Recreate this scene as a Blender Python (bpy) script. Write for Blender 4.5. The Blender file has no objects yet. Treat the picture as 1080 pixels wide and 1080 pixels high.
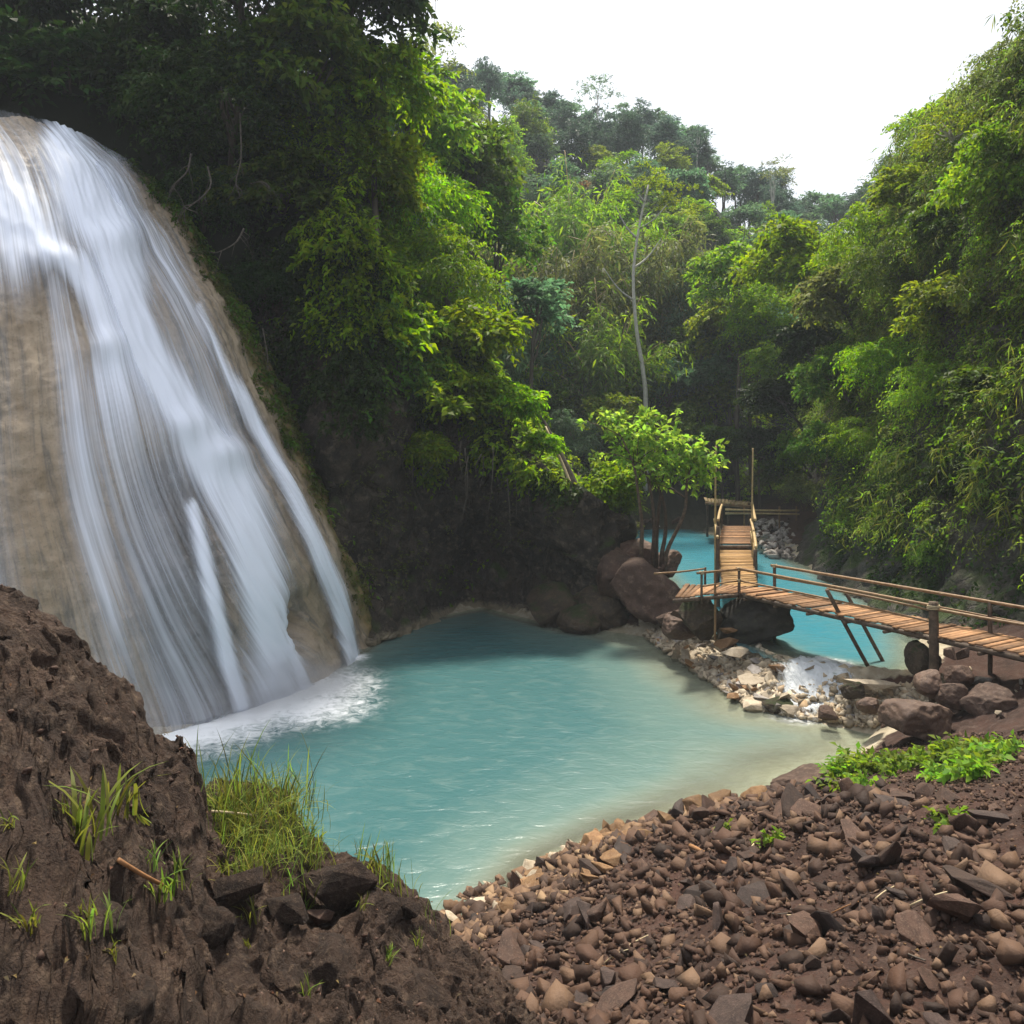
import bpy, bmesh, math, random
import numpy as np
from mathutils import Vector, Matrix, Euler

# ------------------------------------------------------------------ basics
S = bpy.context.scene
COL = S.collection
RNG = np.random.default_rng(7)
random.seed(7)
F, HY, CAMZ = 820.0, 470.0, 6.5          # focal length and horizon in photo pixels, eye height above the pool


def P(px, py, d):
    """photo direction (px, py) followed to a distance d in front of the camera -> world point"""
    return np.array([(px - 540.0) / F * d, d, CAMZ + (HY - py) / F * d])


# ------------------------------------------------------------------ noise
_perm = np.random.default_rng(3).permutation(512)
_perm = np.concatenate([_perm, _perm, _perm])
_grad = np.random.default_rng(4).normal(size=(512, 3))
_grad /= np.linalg.norm(_grad, axis=1)[:, None]


def pnoise(p):
    p = np.asarray(p, dtype=np.float64)
    i = np.floor(p).astype(np.int64)
    f = p - i
    u = f * f * f * (f * (f * 6 - 15) + 10)
    i = i & 255
    out = 0
    for dx in (0, 1):
        wx = u[..., 0] if dx else 1 - u[..., 0]
        for dy in (0, 1):
            wy = u[..., 1] if dy else 1 - u[..., 1]
            for dz in (0, 1):
                wz = u[..., 2] if dz else 1 - u[..., 2]
                h = _perm[_perm[_perm[i[..., 0] + dx] + i[..., 1] + dy] + i[..., 2] + dz]
                g = _grad[h]
                dot = g[..., 0] * (f[..., 0] - dx) + g[..., 1] * (f[..., 1] - dy) + g[..., 2] * (f[..., 2] - dz)
                out = out + wx * wy * wz * dot
    return out * 1.5


def fbm(p, octaves=4, gain=0.5, ridged=False):
    p = np.asarray(p, dtype=np.float64)
    a, s, t = 1.0, 0.0, 0.0
    for k in range(octaves):
        n = pnoise(p + 17.3 * k)
        if ridged:
            n = 1 - 2 * np.abs(n)
        s = s + a * n
        t += a
        a *= gain
        p = p * 2.03
    return s / t


def cellular(p, seed=0):
    """distance to nearest jittered cell point and a random value of that cell (blocky rock)"""
    p = np.asarray(p, dtype=np.float64)
    i = np.floor(p).astype(np.int64)
    best = np.full(p.shape[:-1], 9.0)
    sec = np.full(p.shape[:-1], 9.0)
    val = np.zeros(p.shape[:-1])
    for dx in (-1, 0, 1):
        for dy in (-1, 0, 1):
            for dz in (-1, 0, 1):
                c = i + np.array([dx, dy, dz])
                ci = c & 255
                h = _perm[_perm[_perm[ci[..., 0]] + ci[..., 1]] + ci[..., 2]]
                q = c + 0.5 + _grad[h] * 0.45
                dd = np.linalg.norm(p - q, axis=-1)
                v = (h % 97) / 97.0
                closer = dd < best
                sec = np.where(closer, best, np.minimum(sec, dd))
                val = np.where(closer, v, val)
                best = np.where(closer, dd, best)
    return best, sec - best, val


def sstep(a, b, x):
    t = np.clip((x - a) / (b - a), 0, 1)
    return t * t * (3 - 2 * t)


def seg_dist(X, Y, pts, closed=True):
    pts = np.asarray(pts, float)
    n = len(pts)
    best = np.full(np.shape(X), 1e9)
    inside = np.zeros(np.shape(X), bool)
    for k in range(n if closed else n - 1):
        a, b = pts[k], pts[(k + 1) % n]
        d = b - a
        t = np.clip(((X - a[0]) * d[0] + (Y - a[1]) * d[1]) / (d @ d + 1e-12), 0, 1)
        best = np.minimum(best, np.hypot(X - a[0] - t * d[0], Y - a[1] - t * d[1]))
        if closed:
            c = ((a[1] > Y) != (b[1] > Y)) & (X < (b[0] - a[0]) * (Y - a[1]) / (b[1] - a[1] + 1e-12) + a[0])
            inside ^= c
    return np.where(inside, -best, best) if closed else best


def catmull(pts, n):
    pts = np.asarray(pts, float)
    m = len(pts)
    t = np.linspace(0, m - 1, n)
    i = np.minimum(t.astype(int), m - 2)
    f = (t - i)[:, None]
    ext = np.vstack([2 * pts[0] - pts[1], pts, 2 * pts[-1] - pts[-2]])
    p0, p1, p2, p3 = ext[i], ext[i + 1], ext[i + 2], ext[i + 3]
    return 0.5 * (2 * p1 + (p2 - p0) * f + (2 * p0 - 5 * p1 + 4 * p2 - p3) * f ** 2 + (3 * p1 - p0 - 3 * p2 + p3) * f ** 3)


# ------------------------------------------------------------------ mesh helpers
def mesh_data(name, v, f, mat=None, attrs=None, uv=None, smooth=False, f2=None):
    """v (n,3); f (m,k) faces of one size; f2 an optional second array of faces of another size"""
    v = np.asarray(v, np.float32)
    f = np.asarray(f, np.int32)
    fl = [f] + ([np.asarray(f2, np.int32)] if f2 is not None and len(f2) else [])
    me = bpy.data.meshes.new(name)
    me.vertices.add(len(v))
    me.vertices.foreach_set('co', v.ravel())
    idx = np.concatenate([a.ravel() for a in fl])
    sizes = np.concatenate([np.full(len(a), a.shape[1], np.int32) for a in fl])
    starts = np.concatenate([[0], np.cumsum(sizes)[:-1]]).astype(np.int32)
    me.loops.add(len(idx))
    me.loops.foreach_set('vertex_index', idx)
    me.polygons.add(len(sizes))
    me.polygons.foreach_set('loop_start', starts)
    me.polygons.foreach_set('loop_total', sizes)
    if smooth:
        me.polygons.foreach_set('use_smooth', np.ones(len(sizes), bool))
    me.update(calc_edges=True)
    if uv is not None:
        l = me.uv_layers.new(name='UVMap')
        l.data.foreach_set('uv', np.asarray(uv, np.float32)[idx].ravel())
    for k, a in (attrs or {}).items():
        at = me.attributes.new(k, 'FLOAT', 'POINT')
        at.data.foreach_set('value', np.asarray(a, np.float32).ravel())
    if mat:
        me.materials.append(mat)
    return me


def link(name, data, parent=None, loc=None, rot=None, scale=None, mat=None):
    o = bpy.data.objects.new(name, data)
    COL.objects.link(o)
    if parent is not None:
        o.parent = parent
    if loc is not None:
        o.location = [float(c) for c in loc]
    if rot is not None:
        o.rotation_euler = [float(c) for c in rot]
    if scale is not None:
        o.scale = [float(c) for c in (scale if np.ndim(scale) else (scale,) * 3)]
    if mat is not None:
        o.material_slots[0].link = 'OBJECT'
        o.material_slots[0].material = mat
    return o


def thing(o, label, cat, group=None):
    o['label'] = label
    o['category'] = cat
    if group:
        o['group'] = group
    return o


def empty(name, loc, label, cat, group=None, rz=0.0):
    o = link(name, None, loc=loc, rot=(0, 0, rz))
    o.empty_display_size = 0.3
    return thing(o, label, cat, group)


def structure(o):
    o['kind'] = 'structure'
    return o


def stuff(o, label=None, cat=None):
    o['kind'] = 'stuff'
    if label:
        thing(o, label, cat)
    return o


def grid_faces(nu, nv):
    a = np.arange(nu * nv).reshape(nv, nu)
    return np.stack([a[:-1, :-1], a[:-1, 1:], a[1:, 1:], a[1:, :-1]], -1).reshape(-1, 4)


class MB:
    """collects quads/tris of tubes and boxes for one mesh"""

    def __init__(self):
        self.v, self.q, self.t, self.n = [], [], [], 0

    def add(self, v, q=None, t=None):
        self.v.append(np.asarray(v, float))
        if q is not None and len(q):
            self.q.append(np.asarray(q, int) + self.n)
        if t is not None and len(t):
            self.t.append(np.asarray(t, int) + self.n)
        self.n += len(v)

    def tube(self, pts, r, seg=7, nodes=0.0):
        pts = np.asarray(pts, float)
        m = len(pts)
        r = np.broadcast_to(np.asarray(r, float), (m,))
        tan = np.gradient(pts, axis=0)
        tan /= np.linalg.norm(tan, axis=1)[:, None] + 1e-9
        ref = np.array([0.0, 0, 1]) if abs(tan[0][2]) < 0.9 else np.array([1.0, 0, 0])
        u = np.cross(tan, ref)
        u /= np.linalg.norm(u, axis=1)[:, None] + 1e-9
        w = np.cross(tan, u)
        a = np.linspace(0, 2 * np.pi, seg, endpoint=False)
        ring = pts[:, None, :] + r[:, None, None] * (np.cos(a)[None, :, None] * u[:, None, :] + np.sin(a)[None, :, None] * w[:, None, :])
        v = ring.reshape(-1, 3)
        q = []
        for i in range(m - 1):
            for k in range(seg):
                q.append((i * seg + k, i * seg + (k + 1) % seg, (i + 1) * seg + (k + 1) % seg, (i + 1) * seg + k))
        v = np.vstack([v, pts[0], pts[-1]])
        t = [(m * seg, (k + 1) % seg, k) for k in range(seg)] + [(m * seg + 1, (m - 1) * seg + k, (m - 1) * seg + (k + 1) % seg) for k in range(seg)]
        self.add(v, q, t)

    def pole(self, a, b, r0, r1=None, seg=8, bend=0.0, nodes=0.0):
        a, b = np.asarray(a, float), np.asarray(b, float)
        r1 = r0 if r1 is None else r1
        L = np.linalg.norm(b - a)
        n = max(3, int(L / 0.22)) if nodes else 6
        t = np.linspace(0, 1, n)
        pts = a + (b - a) * t[:, None]
        if bend:
            side = np.array([RNG.normal(), RNG.normal(), RNG.normal()])
            pts = pts + side[None] * (bend * np.sin(t * np.pi))[:, None]
        r = r0 + (r1 - r0) * t
        if nodes:
            r = r * (1 + nodes * (np.arange(n) % 2))
        self.tube(pts, r, seg)

    def box(self, c, ax, ay, az):
        c, ax, ay, az = [np.asarray(k, float) for k in (c, ax, ay, az)]
        v = [c + sx * ax + sy * ay + sz * az for sz in (-1, 1) for sy in (-1, 1) for sx in (-1, 1)]
        self.add(v, [(0, 2, 3, 1), (4, 5, 7, 6), (0, 1, 5, 4), (2, 6, 7, 3), (0, 4, 6, 2), (1, 3, 7, 5)])

    def data(self, name, mat, smooth=True):
        v = np.vstack(self.v)
        q = np.vstack(self.q) if self.q else np.zeros((0, 4), int)
        t = np.vstack(self.t) if self.t else None
        return mesh_data(name, v, q, mat, smooth=smooth, f2=t)

    def build(self, name, mat, parent=None, smooth=True, **kw):
        return link(name, self.data(name, mat, smooth), parent, **kw)


# ------------------------------------------------------------------ materials
class NT:
    def __init__(self, name):
        self.m = bpy.data.materials.new(name)
        self.m.use_nodes = True
        self.t = self.m.node_tree
        self.t.nodes.clear()
        self.out = self.n('ShaderNodeOutputMaterial')

    def n(self, kind, **kw):
        nd = self.t.nodes.new(kind)
        for k, v in kw.items():
            if k.startswith('i_'):
                key = k[2:]
                key = int(key) if key.isdigit() else key.replace('_', ' ')
                self.put(nd.inputs[key], v)
            else:
                setattr(nd, k, v)
        return nd

    def put(self, sock, v):
        if hasattr(v, 'is_output') or isinstance(v, bpy.types.NodeSocket):
            self.t.links.new(v, sock)
        elif isinstance(v, bpy.types.Node):
            self.t.links.new(v.outputs[0], sock)
        else:
            if isinstance(v, tuple) and len(v) == 3 and sock.type == 'RGBA':
                v = v + (1,)
            sock.default_value = v

    def math(self, op, a, b=0.0, clamp=False):
        nd = self.n('ShaderNodeMath', operation=op, use_clamp=clamp)
        self.put(nd.inputs[0], a)
        self.put(nd.inputs[1], b)
        return nd.outputs[0]

    def mix(self, fac, a, b, blend='MIX'):
        nd = self.n('ShaderNodeMix', data_type='RGBA', blend_type=blend)
        self.put(nd.inputs[0], fac)
        self.put(nd.inputs[6], a)
        self.put(nd.inputs[7], b)
        return nd.outputs[2]

    def ramp(self, fac, a, b, lo=0.0, hi=1.0):
        nd = self.n('ShaderNodeMapRange', interpolation_type='SMOOTHSTEP')
        self.put(nd.inputs[0], fac)
        nd.inputs[1].default_value, nd.inputs[2].default_value = a, b
        nd.inputs[3].default_value, nd.inputs[4].default_value = lo, hi
        return nd.outputs[0]

    def attr(self, name):
        return self.n('ShaderNodeAttribute', attribute_name=name).outputs['Fac']

    def noise(self, scale, detail=4.0, rough=0.55, vec=None, dist=0.0):
        nd = self.n('ShaderNodeTexNoise', i_Scale=scale, i_Detail=detail, i_Roughness=rough, i_Distortion=dist)
        if vec is not None:
            self.put(nd.inputs['Vector'], vec)
        return nd.outputs[0]

    def pos(self, scale=(1, 1, 1), rot=(0, 0, 0), kind='Object'):
        tc = self.n('ShaderNodeTexCoord')
        mp = self.n('ShaderNodeMapping')
        self.put(mp.inputs[0], tc.outputs[kind])
        mp.inputs['Scale'].default_value = scale
        mp.inputs['Rotation'].default_value = rot
        return mp.outputs[0]

    def bump(self, h, strength=0.5, dist=0.05, normal=None):
        nd = self.n('ShaderNodeBump', i_Strength=strength, i_Distance=dist)
        self.put(nd.inputs['Height'], h)
        if normal is not None:
            self.put(nd.inputs['Normal'], normal)
        return nd.outputs[0]

    def bsdf(self, color, rough=0.8, normal=None, spec=0.5):
        b = self.n('ShaderNodeBsdfPrincipled')
        self.put(b.inputs['Base Color'], color)
        self.put(b.inputs['Roughness'], rough)
        b.inputs['Specular IOR Level'].default_value = spec
        if normal is not None:
            self.put(b.inputs['Normal'], normal)
        return b

    def done(self, shader):
        self.t.links.new(shader.outputs[0] if isinstance(shader, bpy.types.Node) else shader, self.out.inputs[0])
        return self.m


def rock_mat(name, c1, c2, c3, scale=1.0, rough=0.85, bump=0.6, moss=None, moss_amt=0.5, kind='Object', rnd=0.25, spec=0.3, bdist=0.06, cracks=False):
    k = NT(name)
    p = k.pos(kind=kind)
    oi = k.n('ShaderNodeObjectInfo')
    if rnd:
        add = k.n('ShaderNodeVectorMath', operation='ADD')
        k.put(add.inputs[0], p)
        cmb = k.n('ShaderNodeCombineXYZ')
        r100 = k.math('MULTIPLY', oi.outputs['Random'], 40.0)
        k.put(cmb.inputs[0], r100)
        k.put(cmb.inputs[2], r100)
        k.put(add.inputs[1], cmb.outputs[0])
        p = add.outputs[0]
    n1 = k.noise(1.1 * scale, 6, 0.6, p)
    n2 = k.noise(5.0 * scale, 8, 0.65, p)
    n3 = k.noise(24.0 * scale, 6, 0.65, p)
    col = k.mix(k.ramp(n1, 0.36, 0.64), c1, c2)
    col = k.mix(k.ramp(n2, 0.48, 0.72), col, c3)
    col = k.mix(k.ramp(n3, 0.3, 0.75, 0.0, 0.5), col, (c1[0] * .35, c1[1] * .35, c1[2] * .35))
    if rnd:
        hsv = k.n('ShaderNodeHueSaturation', i_Color=col)
        k.put(hsv.inputs['Value'], k.ramp(oi.outputs['Random'], 0, 1, 1 - rnd, 1 + rnd))
        col = hsv.outputs[0]
    if moss:
        g = k.n('ShaderNodeNewGeometry')
        sx = k.n('ShaderNodeSeparateXYZ', i_0=g.outputs['Normal'])
        m = k.math('ADD', k.math('MULTIPLY', sx.outputs[2], 0.35), k.noise(0.9 * scale, 6, 0.65, p))
        m = k.ramp(m, 0.78 - 0.3 * moss_amt, 0.98 - 0.3 * moss_amt)
        col = k.mix(m, col, k.mix(n3, moss, (moss[0] * .4, moss[1] * .45, moss[2] * .4)))
    h = k.math('ADD', k.math('MULTIPLY', n2, 0.8), k.math('MULTIPLY', n3, 0.4))
    if cracks:                                   # pale lime crust where the water laps the cliff
        zz = k.n('ShaderNodeSeparateXYZ', i_0=p).outputs[2]
        zz = k.math('ADD', zz, k.math('MULTIPLY', k.math('SUBTRACT', n2, 0.5), 0.9))
        col = k.mix(k.ramp(zz, 0.12, 0.42, 1, 0), col, (0.30, 0.245, 0.165))
    if cracks:
        wv = k.n('ShaderNodeVectorMath', operation='ADD')
        nz = k.n('ShaderNodeTexNoise', i_Scale=1.3 * scale, i_Detail=6.0)
        k.put(nz.inputs['Vector'], p)
        k.put(wv.inputs[0], p)
        k.put(wv.inputs[1], nz.outputs['Color'])
        vor = k.n('ShaderNodeTexVoronoi', feature='DISTANCE_TO_EDGE', i_Scale=1.6 * scale)
        k.put(vor.inputs['Vector'], wv.outputs[0])
        h = k.math('ADD', h, k.math('MULTIPLY', k.ramp(vor.outputs['Distance'], 0.0, 0.05), 0.25))
    b = k.bsdf(col, rough, k.bump(h, bump, bdist / scale), spec)
    return k.done(b)


def leaf_mat(name, c, hue=0.022, val=0.35, trans=0.45, gloss=0.10, tcol=None):
    k = NT(name)
    g = k.n('ShaderNodeNewGeometry')
    oi = k.n('ShaderNodeObjectInfo')
    hsv = k.n('ShaderNodeHueSaturation')
    hsv.inputs['Color'].default_value = c + (1,)
    r1, r2 = g.outputs['Random Per Island'], oi.outputs['Random']
    k.put(hsv.inputs['Hue'], k.math('ADD', k.ramp(r1, 0, 1, 0.5 - hue, 0.5 + hue), k.ramp(r2, 0, 1, -hue * 0.8, hue * 0.8)))
    cl = k.noise(0.55, 3, 0.6, k.n('ShaderNodeTexCoord').outputs['Object'])
    v = k.math('MULTIPLY', k.ramp(k.math('FRACT', k.math('MULTIPLY', r1, 7.3)), 0, 1, 1 - val, 1 + val), k.ramp(r2, 0, 1, 0.8, 1.2))
    k.put(hsv.inputs['Value'], k.math('MULTIPLY', v, k.ramp(cl, 0.3, 0.7, 0.78, 1.2)))
    b = k.bsdf(hsv.outputs[0], 0.55, spec=gloss)
    t = k.n('ShaderNodeBsdfTranslucent')
    hs2 = k.n('ShaderNodeHueSaturation', i_Color=hsv.outputs[0])
    hs2.inputs['Hue'].default_value = 0.497
    hs2.inputs['Saturation'].default_value = 1.1
    hs2.inputs['Value'].default_value = 1.9
    k.put(t.inputs[0], hs2.outputs[0])
    m = k.n('ShaderNodeMixShader')
    m.inputs[0].default_value = trans
    k.t.links.new(b.outputs[0], m.inputs[1])
    k.t.links.new(t.outputs[0], m.inputs[2])
    return k.done(m)


def wood_mat(name, c1, c2, scale=(2, 2, 14), rough=0.7, rnd=0.3):
    k = NT(name)
    p = k.pos(scale)
    g = k.n('ShaderNodeNewGeometry')
    n = k.noise(2.0, 6, 0.65, p)
    col = k.mix(k.ramp(n, 0.3, 0.7), c1, c2)
    hsv = k.n('ShaderNodeHueSaturation', i_Color=col)
    k.put(hsv.inputs['Value'], k.ramp(g.outputs['Random Per Island'], 0, 1, 1 - rnd, 1 + rnd))
    return k.done(k.bsdf(hsv.outputs[0], rough, k.bump(n, 0.4, 0.01), 0.3))


M = {}
M['bark'] = wood_mat('bark', (0.045, 0.035, 0.025), (0.11, 0.09, 0.07), (6, 6, 2))
M['pale_bark'] = wood_mat('pale_bark', (0.30, 0.28, 0.24), (0.5, 0.48, 0.43), (6, 6, 2))
M['deck'] = wood_mat('deck_bamboo', (0.17, 0.088, 0.042), (0.32, 0.175, 0.085), (3, 3, 3), 0.8, 0.45)
M['deck_tan'] = wood_mat('walkway_bamboo', (0.28, 0.155, 0.06), (0.4, 0.245, 0.10), (3, 3, 3), 0.8, 0.38)
M['bamboo'] = wood_mat('rail_bamboo', (0.13, 0.07, 0.032), (0.23, 0.14, 0.065), (4, 4, 4), 0.5)
M['bamboo_pale'] = wood_mat('pale_bamboo', (0.3, 0.2, 0.09), (0.44, 0.33, 0.17), (4, 4, 4), 0.5)
M['dark_wood'] = wood_mat('dark_wood', (0.045, 0.03, 0.02), (0.11, 0.075, 0.05), (4, 4, 4), 0.75)
M['stick'] = wood_mat('stick', (0.17, 0.08, 0.032), (0.3, 0.15, 0.065), (4, 4, 4), 0.7)
M['straw'] = wood_mat('straw', (0.35, 0.27, 0.15), (0.5, 0.42, 0.27), (4, 4, 4), 0.7)
M['root'] = wood_mat('root', (0.05, 0.042, 0.033), (0.12, 0.10, 0.08), (5, 5, 5), 0.8)

M['rock_dark'] = rock_mat('dark_cliff_rock', (0.034, 0.026, 0.021), (0.085, 0.065, 0.048), (0.20, 0.16, 0.115), 0.7, 0.7, 0.9, (0.06, 0.085, 0.018), 0.35, rnd=0, bdist=0.25, cracks=True)
M['rock_right'] = rock_mat('grey_wall_rock', (0.055, 0.046, 0.036), (0.10, 0.088, 0.075), (0.165, 0.145, 0.12), 0.7, 0.8, 0.9, (0.06, 0.09, 0.02), 0.55, rnd=0, bdist=0.25, cracks=True)
M['boulder'] = rock_mat('brown_boulder', (0.07, 0.04, 0.028), (0.115, 0.067, 0.047), (0.175, 0.115, 0.082), 1.2, 0.75, 0.7, rnd=0.15)
M['boulder_moss'] = rock_mat('mossy_boulder', (0.05, 0.035, 0.024), (0.085, 0.06, 0.038), (0.13, 0.095, 0.06), 1.4, 0.8, 1.0, (0.045, 0.055, 0.014), 0.4, rnd=0.15, bdist=0.12)
M['boulder_purple'] = rock_mat('purple_boulder', (0.085, 0.052, 0.038), (0.13, 0.08, 0.058), (0.185, 0.122, 0.085), 1.2, 0.7, 0.5, rnd=0.15)
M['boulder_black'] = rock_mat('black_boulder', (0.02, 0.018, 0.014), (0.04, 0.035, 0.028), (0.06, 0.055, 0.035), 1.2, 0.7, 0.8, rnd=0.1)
M['stone_brown'] = rock_mat('brown_stone', (0.045, 0.024, 0.016), (0.08, 0.043, 0.029), (0.125, 0.079, 0.055), 3.0, 0.75, 0.5, rnd=0.4)
M['stone_dark'] = rock_mat('dark_stone', (0.030, 0.018, 0.014), (0.055, 0.034, 0.027), (0.092, 0.061, 0.049), 3.0, 0.7, 0.5, rnd=0.35)
M['stone_orange'] = rock_mat('orange_stone', (0.17, 0.085, 0.036), (0.26, 0.145, 0.064), (0.33, 0.23, 0.13), 3.0, 0.75, 0.5, rnd=0.3)
M['stone_cream'] = rock_mat('cream_stone', (0.30, 0.235, 0.16), (0.42, 0.345, 0.25), (0.54, 0.47, 0.36), 2.5, 0.7, 0.5, rnd=0.25)
M['stone_grey'] = rock_mat('grey_stone', (0.2, 0.175, 0.155), (0.29, 0.26, 0.235), (0.42, 0.38, 0.35), 2.0, 0.8, 0.5, rnd=0.35)
M['outcrop'] = rock_mat('earthy_rock', (0.036, 0.021, 0.014), (0.072, 0.042, 0.028), (0.14, 0.094, 0.064), 2.2, 0.9, 1.0, rnd=0, bdist=0.2)

# foliage
M['leaf_dark'] = leaf_mat('dark_leaf', (0.026, 0.05, 0.010), trans=0.3)  # shade of the upper-left crowns is put into this leaf colour
M['leaf_mid'] = leaf_mat('green_leaf', (0.072, 0.125, 0.017), trans=0.45)
M['leaf_bright'] = leaf_mat('bright_leaf', (0.135, 0.215, 0.010), trans=0.5)  # raised leaf colour stands in for sun on the left slope
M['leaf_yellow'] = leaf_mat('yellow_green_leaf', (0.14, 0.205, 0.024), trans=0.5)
M['leaf_olive'] = leaf_mat('olive_leaf', (0.12, 0.15, 0.04), trans=0.45)
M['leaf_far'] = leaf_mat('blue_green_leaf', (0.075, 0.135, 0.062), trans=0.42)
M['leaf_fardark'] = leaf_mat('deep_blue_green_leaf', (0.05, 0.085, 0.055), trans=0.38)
M['leaf_rust'] = leaf_mat('rusty_leaf', (0.17, 0.115, 0.05), trans=0.4)
M['leaf_lime'] = leaf_mat('lime_leaf', (0.20, 0.30, 0.05), trans=0.5)
M['grass'] = leaf_mat('grass_blade', (0.13, 0.155, 0.03), hue=0.035, val=0.5, trans=0.4)
M['dead_leaf'] = leaf_mat('dead_leaf', (0.10, 0.062, 0.028), hue=0.03, val=0.5, trans=0.2)
M['weed'] = leaf_mat('weed_leaf', (0.14, 0.22, 0.03), trans=0.45)

# ------------------------------------------------------------------ ground plan (metres; pool level z = 0, upper river z = 0.8)
POOL = [(-16, 13), (-9.5, 16.0), (-7.9, 17.4), (-5.5, 21.1), (-4.97, 24.2), (-4.5, 26.4), (-3.5, 28.8), (-1.15, 31.3), (0, 29.9),
        (2, 27.8), (3.3, 27.3), (5.15, 26.0), (5.8, 21.75), (6.15, 19.4), (7.07, 18.7), (8.1, 17.5), (7.1, 16.15), (5.6, 15.3),
        (4.7, 14.2), (3.3, 13.7), (1.74, 13), (0.44, 12), (-0.27, 10.9), (-1.5, 9.6), (-4, 8.8), (-8, 8.4), (-16, 8)]
RIVER_Z = 0.8
RIVER = [(5.6, 25.5), (6.0, 30), (6.4, 38), (6.4, 53), (12.5, 55), (14, 47), (14.4, 40), (14, 34), (13.3, 28), (12.6, 24), (11.0, 20.6),
         (9.9, 19.1), (8.7, 19.6), (7.6, 20.3), (7.1, 21.3), (6.6, 23.5)]
LEFT_BASE = [(-30, 21.5), (-19, 23.5), (-13, 26.5), (-9, 27.5), (-6.0, 25.6), (-4.6, 26.6), (-3.5, 28.8), (-1.3, 31.2), (0.2, 30.2), (2, 28.2), (3.4, 27.9),
             (4.4, 29.6), (4.6, 34), (3.4, 42), (0, 54)]
RIGHT_BASE = [(14.5, 4), (13.6, 12), (13.2, 18), (13.1, 24), (13.6, 29), (14.3, 34), (15.0, 39), (17.5, 45), (19.5, 54), (24, 66)]


def left_top(X):
    return np.interp(X, [-30, -13, -9, -6.0, -3.5, -1.3, 0.2, 1.4, 2.6, 3.6, 4.6], [22, 19, 17.5, 14.5, 11, 8.4, 6.6, 5.2, 4.0, 2.9, 2.2])


def ridge(px):
    return np.interp(px, [-600, 0, 300, 440, 500, 560, 620, 690, 740, 790, 860, 900, 960, 1100, 1600], [74, 70, 64, 58, 57, 54, 49, 49.5, 46, 40, 36, 37, 44, 60, 70])


def H(X, Y):
    X, Y = np.asarray(X, float), np.asarray(Y, float)
    sdp, sdu = seg_dist(X, Y, POOL), seg_dist(X, Y, RIVER)
    k = np.interp(X, [-5, 3.5], [0.9, 0.2])
    up = 0.55 * np.maximum(sdp, 0) ** 0.92
    up = np.minimum(up, RIVER_Z + 0.12 + 0.5 * np.maximum(sdu, 0))
    up = np.where(Y < 20, np.minimum(up, 3.6 + 0.05 * np.maximum(sdp - 7, 0)), up)
    h = np.where(sdp < 0, -np.minimum(1.9, k * -sdp), up)
    h = np.where(sdu < 0, RIVER_Z - np.minimum(1.1, 0.35 * -sdu), h)
    # left hill behind its cliff
    lp = LEFT_BASE + [(-60, 60), (-80, 21.5)]
    sdl = -seg_dist(X, Y, lp)
    hl = left_top(X) * sstep(0.4, 1.6, sdl) + 0.55 * np.maximum(sdl - 1, 0)
    h = np.where(sdl > 0, np.maximum(h, hl), h)
    # right hill behind its wall
    rp = RIGHT_BASE + [(90, 66), (90, 4)]
    sdr = -seg_dist(X, Y, rp)
    hr = 0.5 + 17 * sstep(0.8, 5.5, sdr) + 1.0 * np.maximum(sdr - 4, 0)
    h = np.where(sdr > 0, np.maximum(h, hr), h)
    # far valley and ridge
    px = 540 + X / np.maximum(Y, 1) * F
    t = np.clip((Y - 53) / 67, 0, 1)
    hf = 1.2 + (ridge(px) - 1.2) * (0.35 * t + 0.65 * sstep(-0.15, 1.1, t)) - 0.08
    hf = hf + np.maximum(Y - 122, 0) * -0.25
    h = np.where(Y > 53, np.maximum(np.where(Y > 66, hf, h), hf), h)
    return h


def HN(X, Y):
    """the ground surface as it is meshed: the plan plus its unevenness"""
    X, Y = np.asarray(X, float), np.asarray(Y, float)
    Z = H(X, Y)
    sdp = seg_dist(X, Y, POOL)
    amp = 0.10 + 0.15 * sstep(0.0, 2.0, sdp) + np.where(Y > 50, 1.0, 0)
    p = np.stack([X, Y, Z * 0.5], -1)
    return Z + amp * fbm(p * 0.9, 4) + 0.05 * sstep(-0.5, 1.5, sdp) * fbm(p * 4.0, 3, ridged=True)


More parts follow.
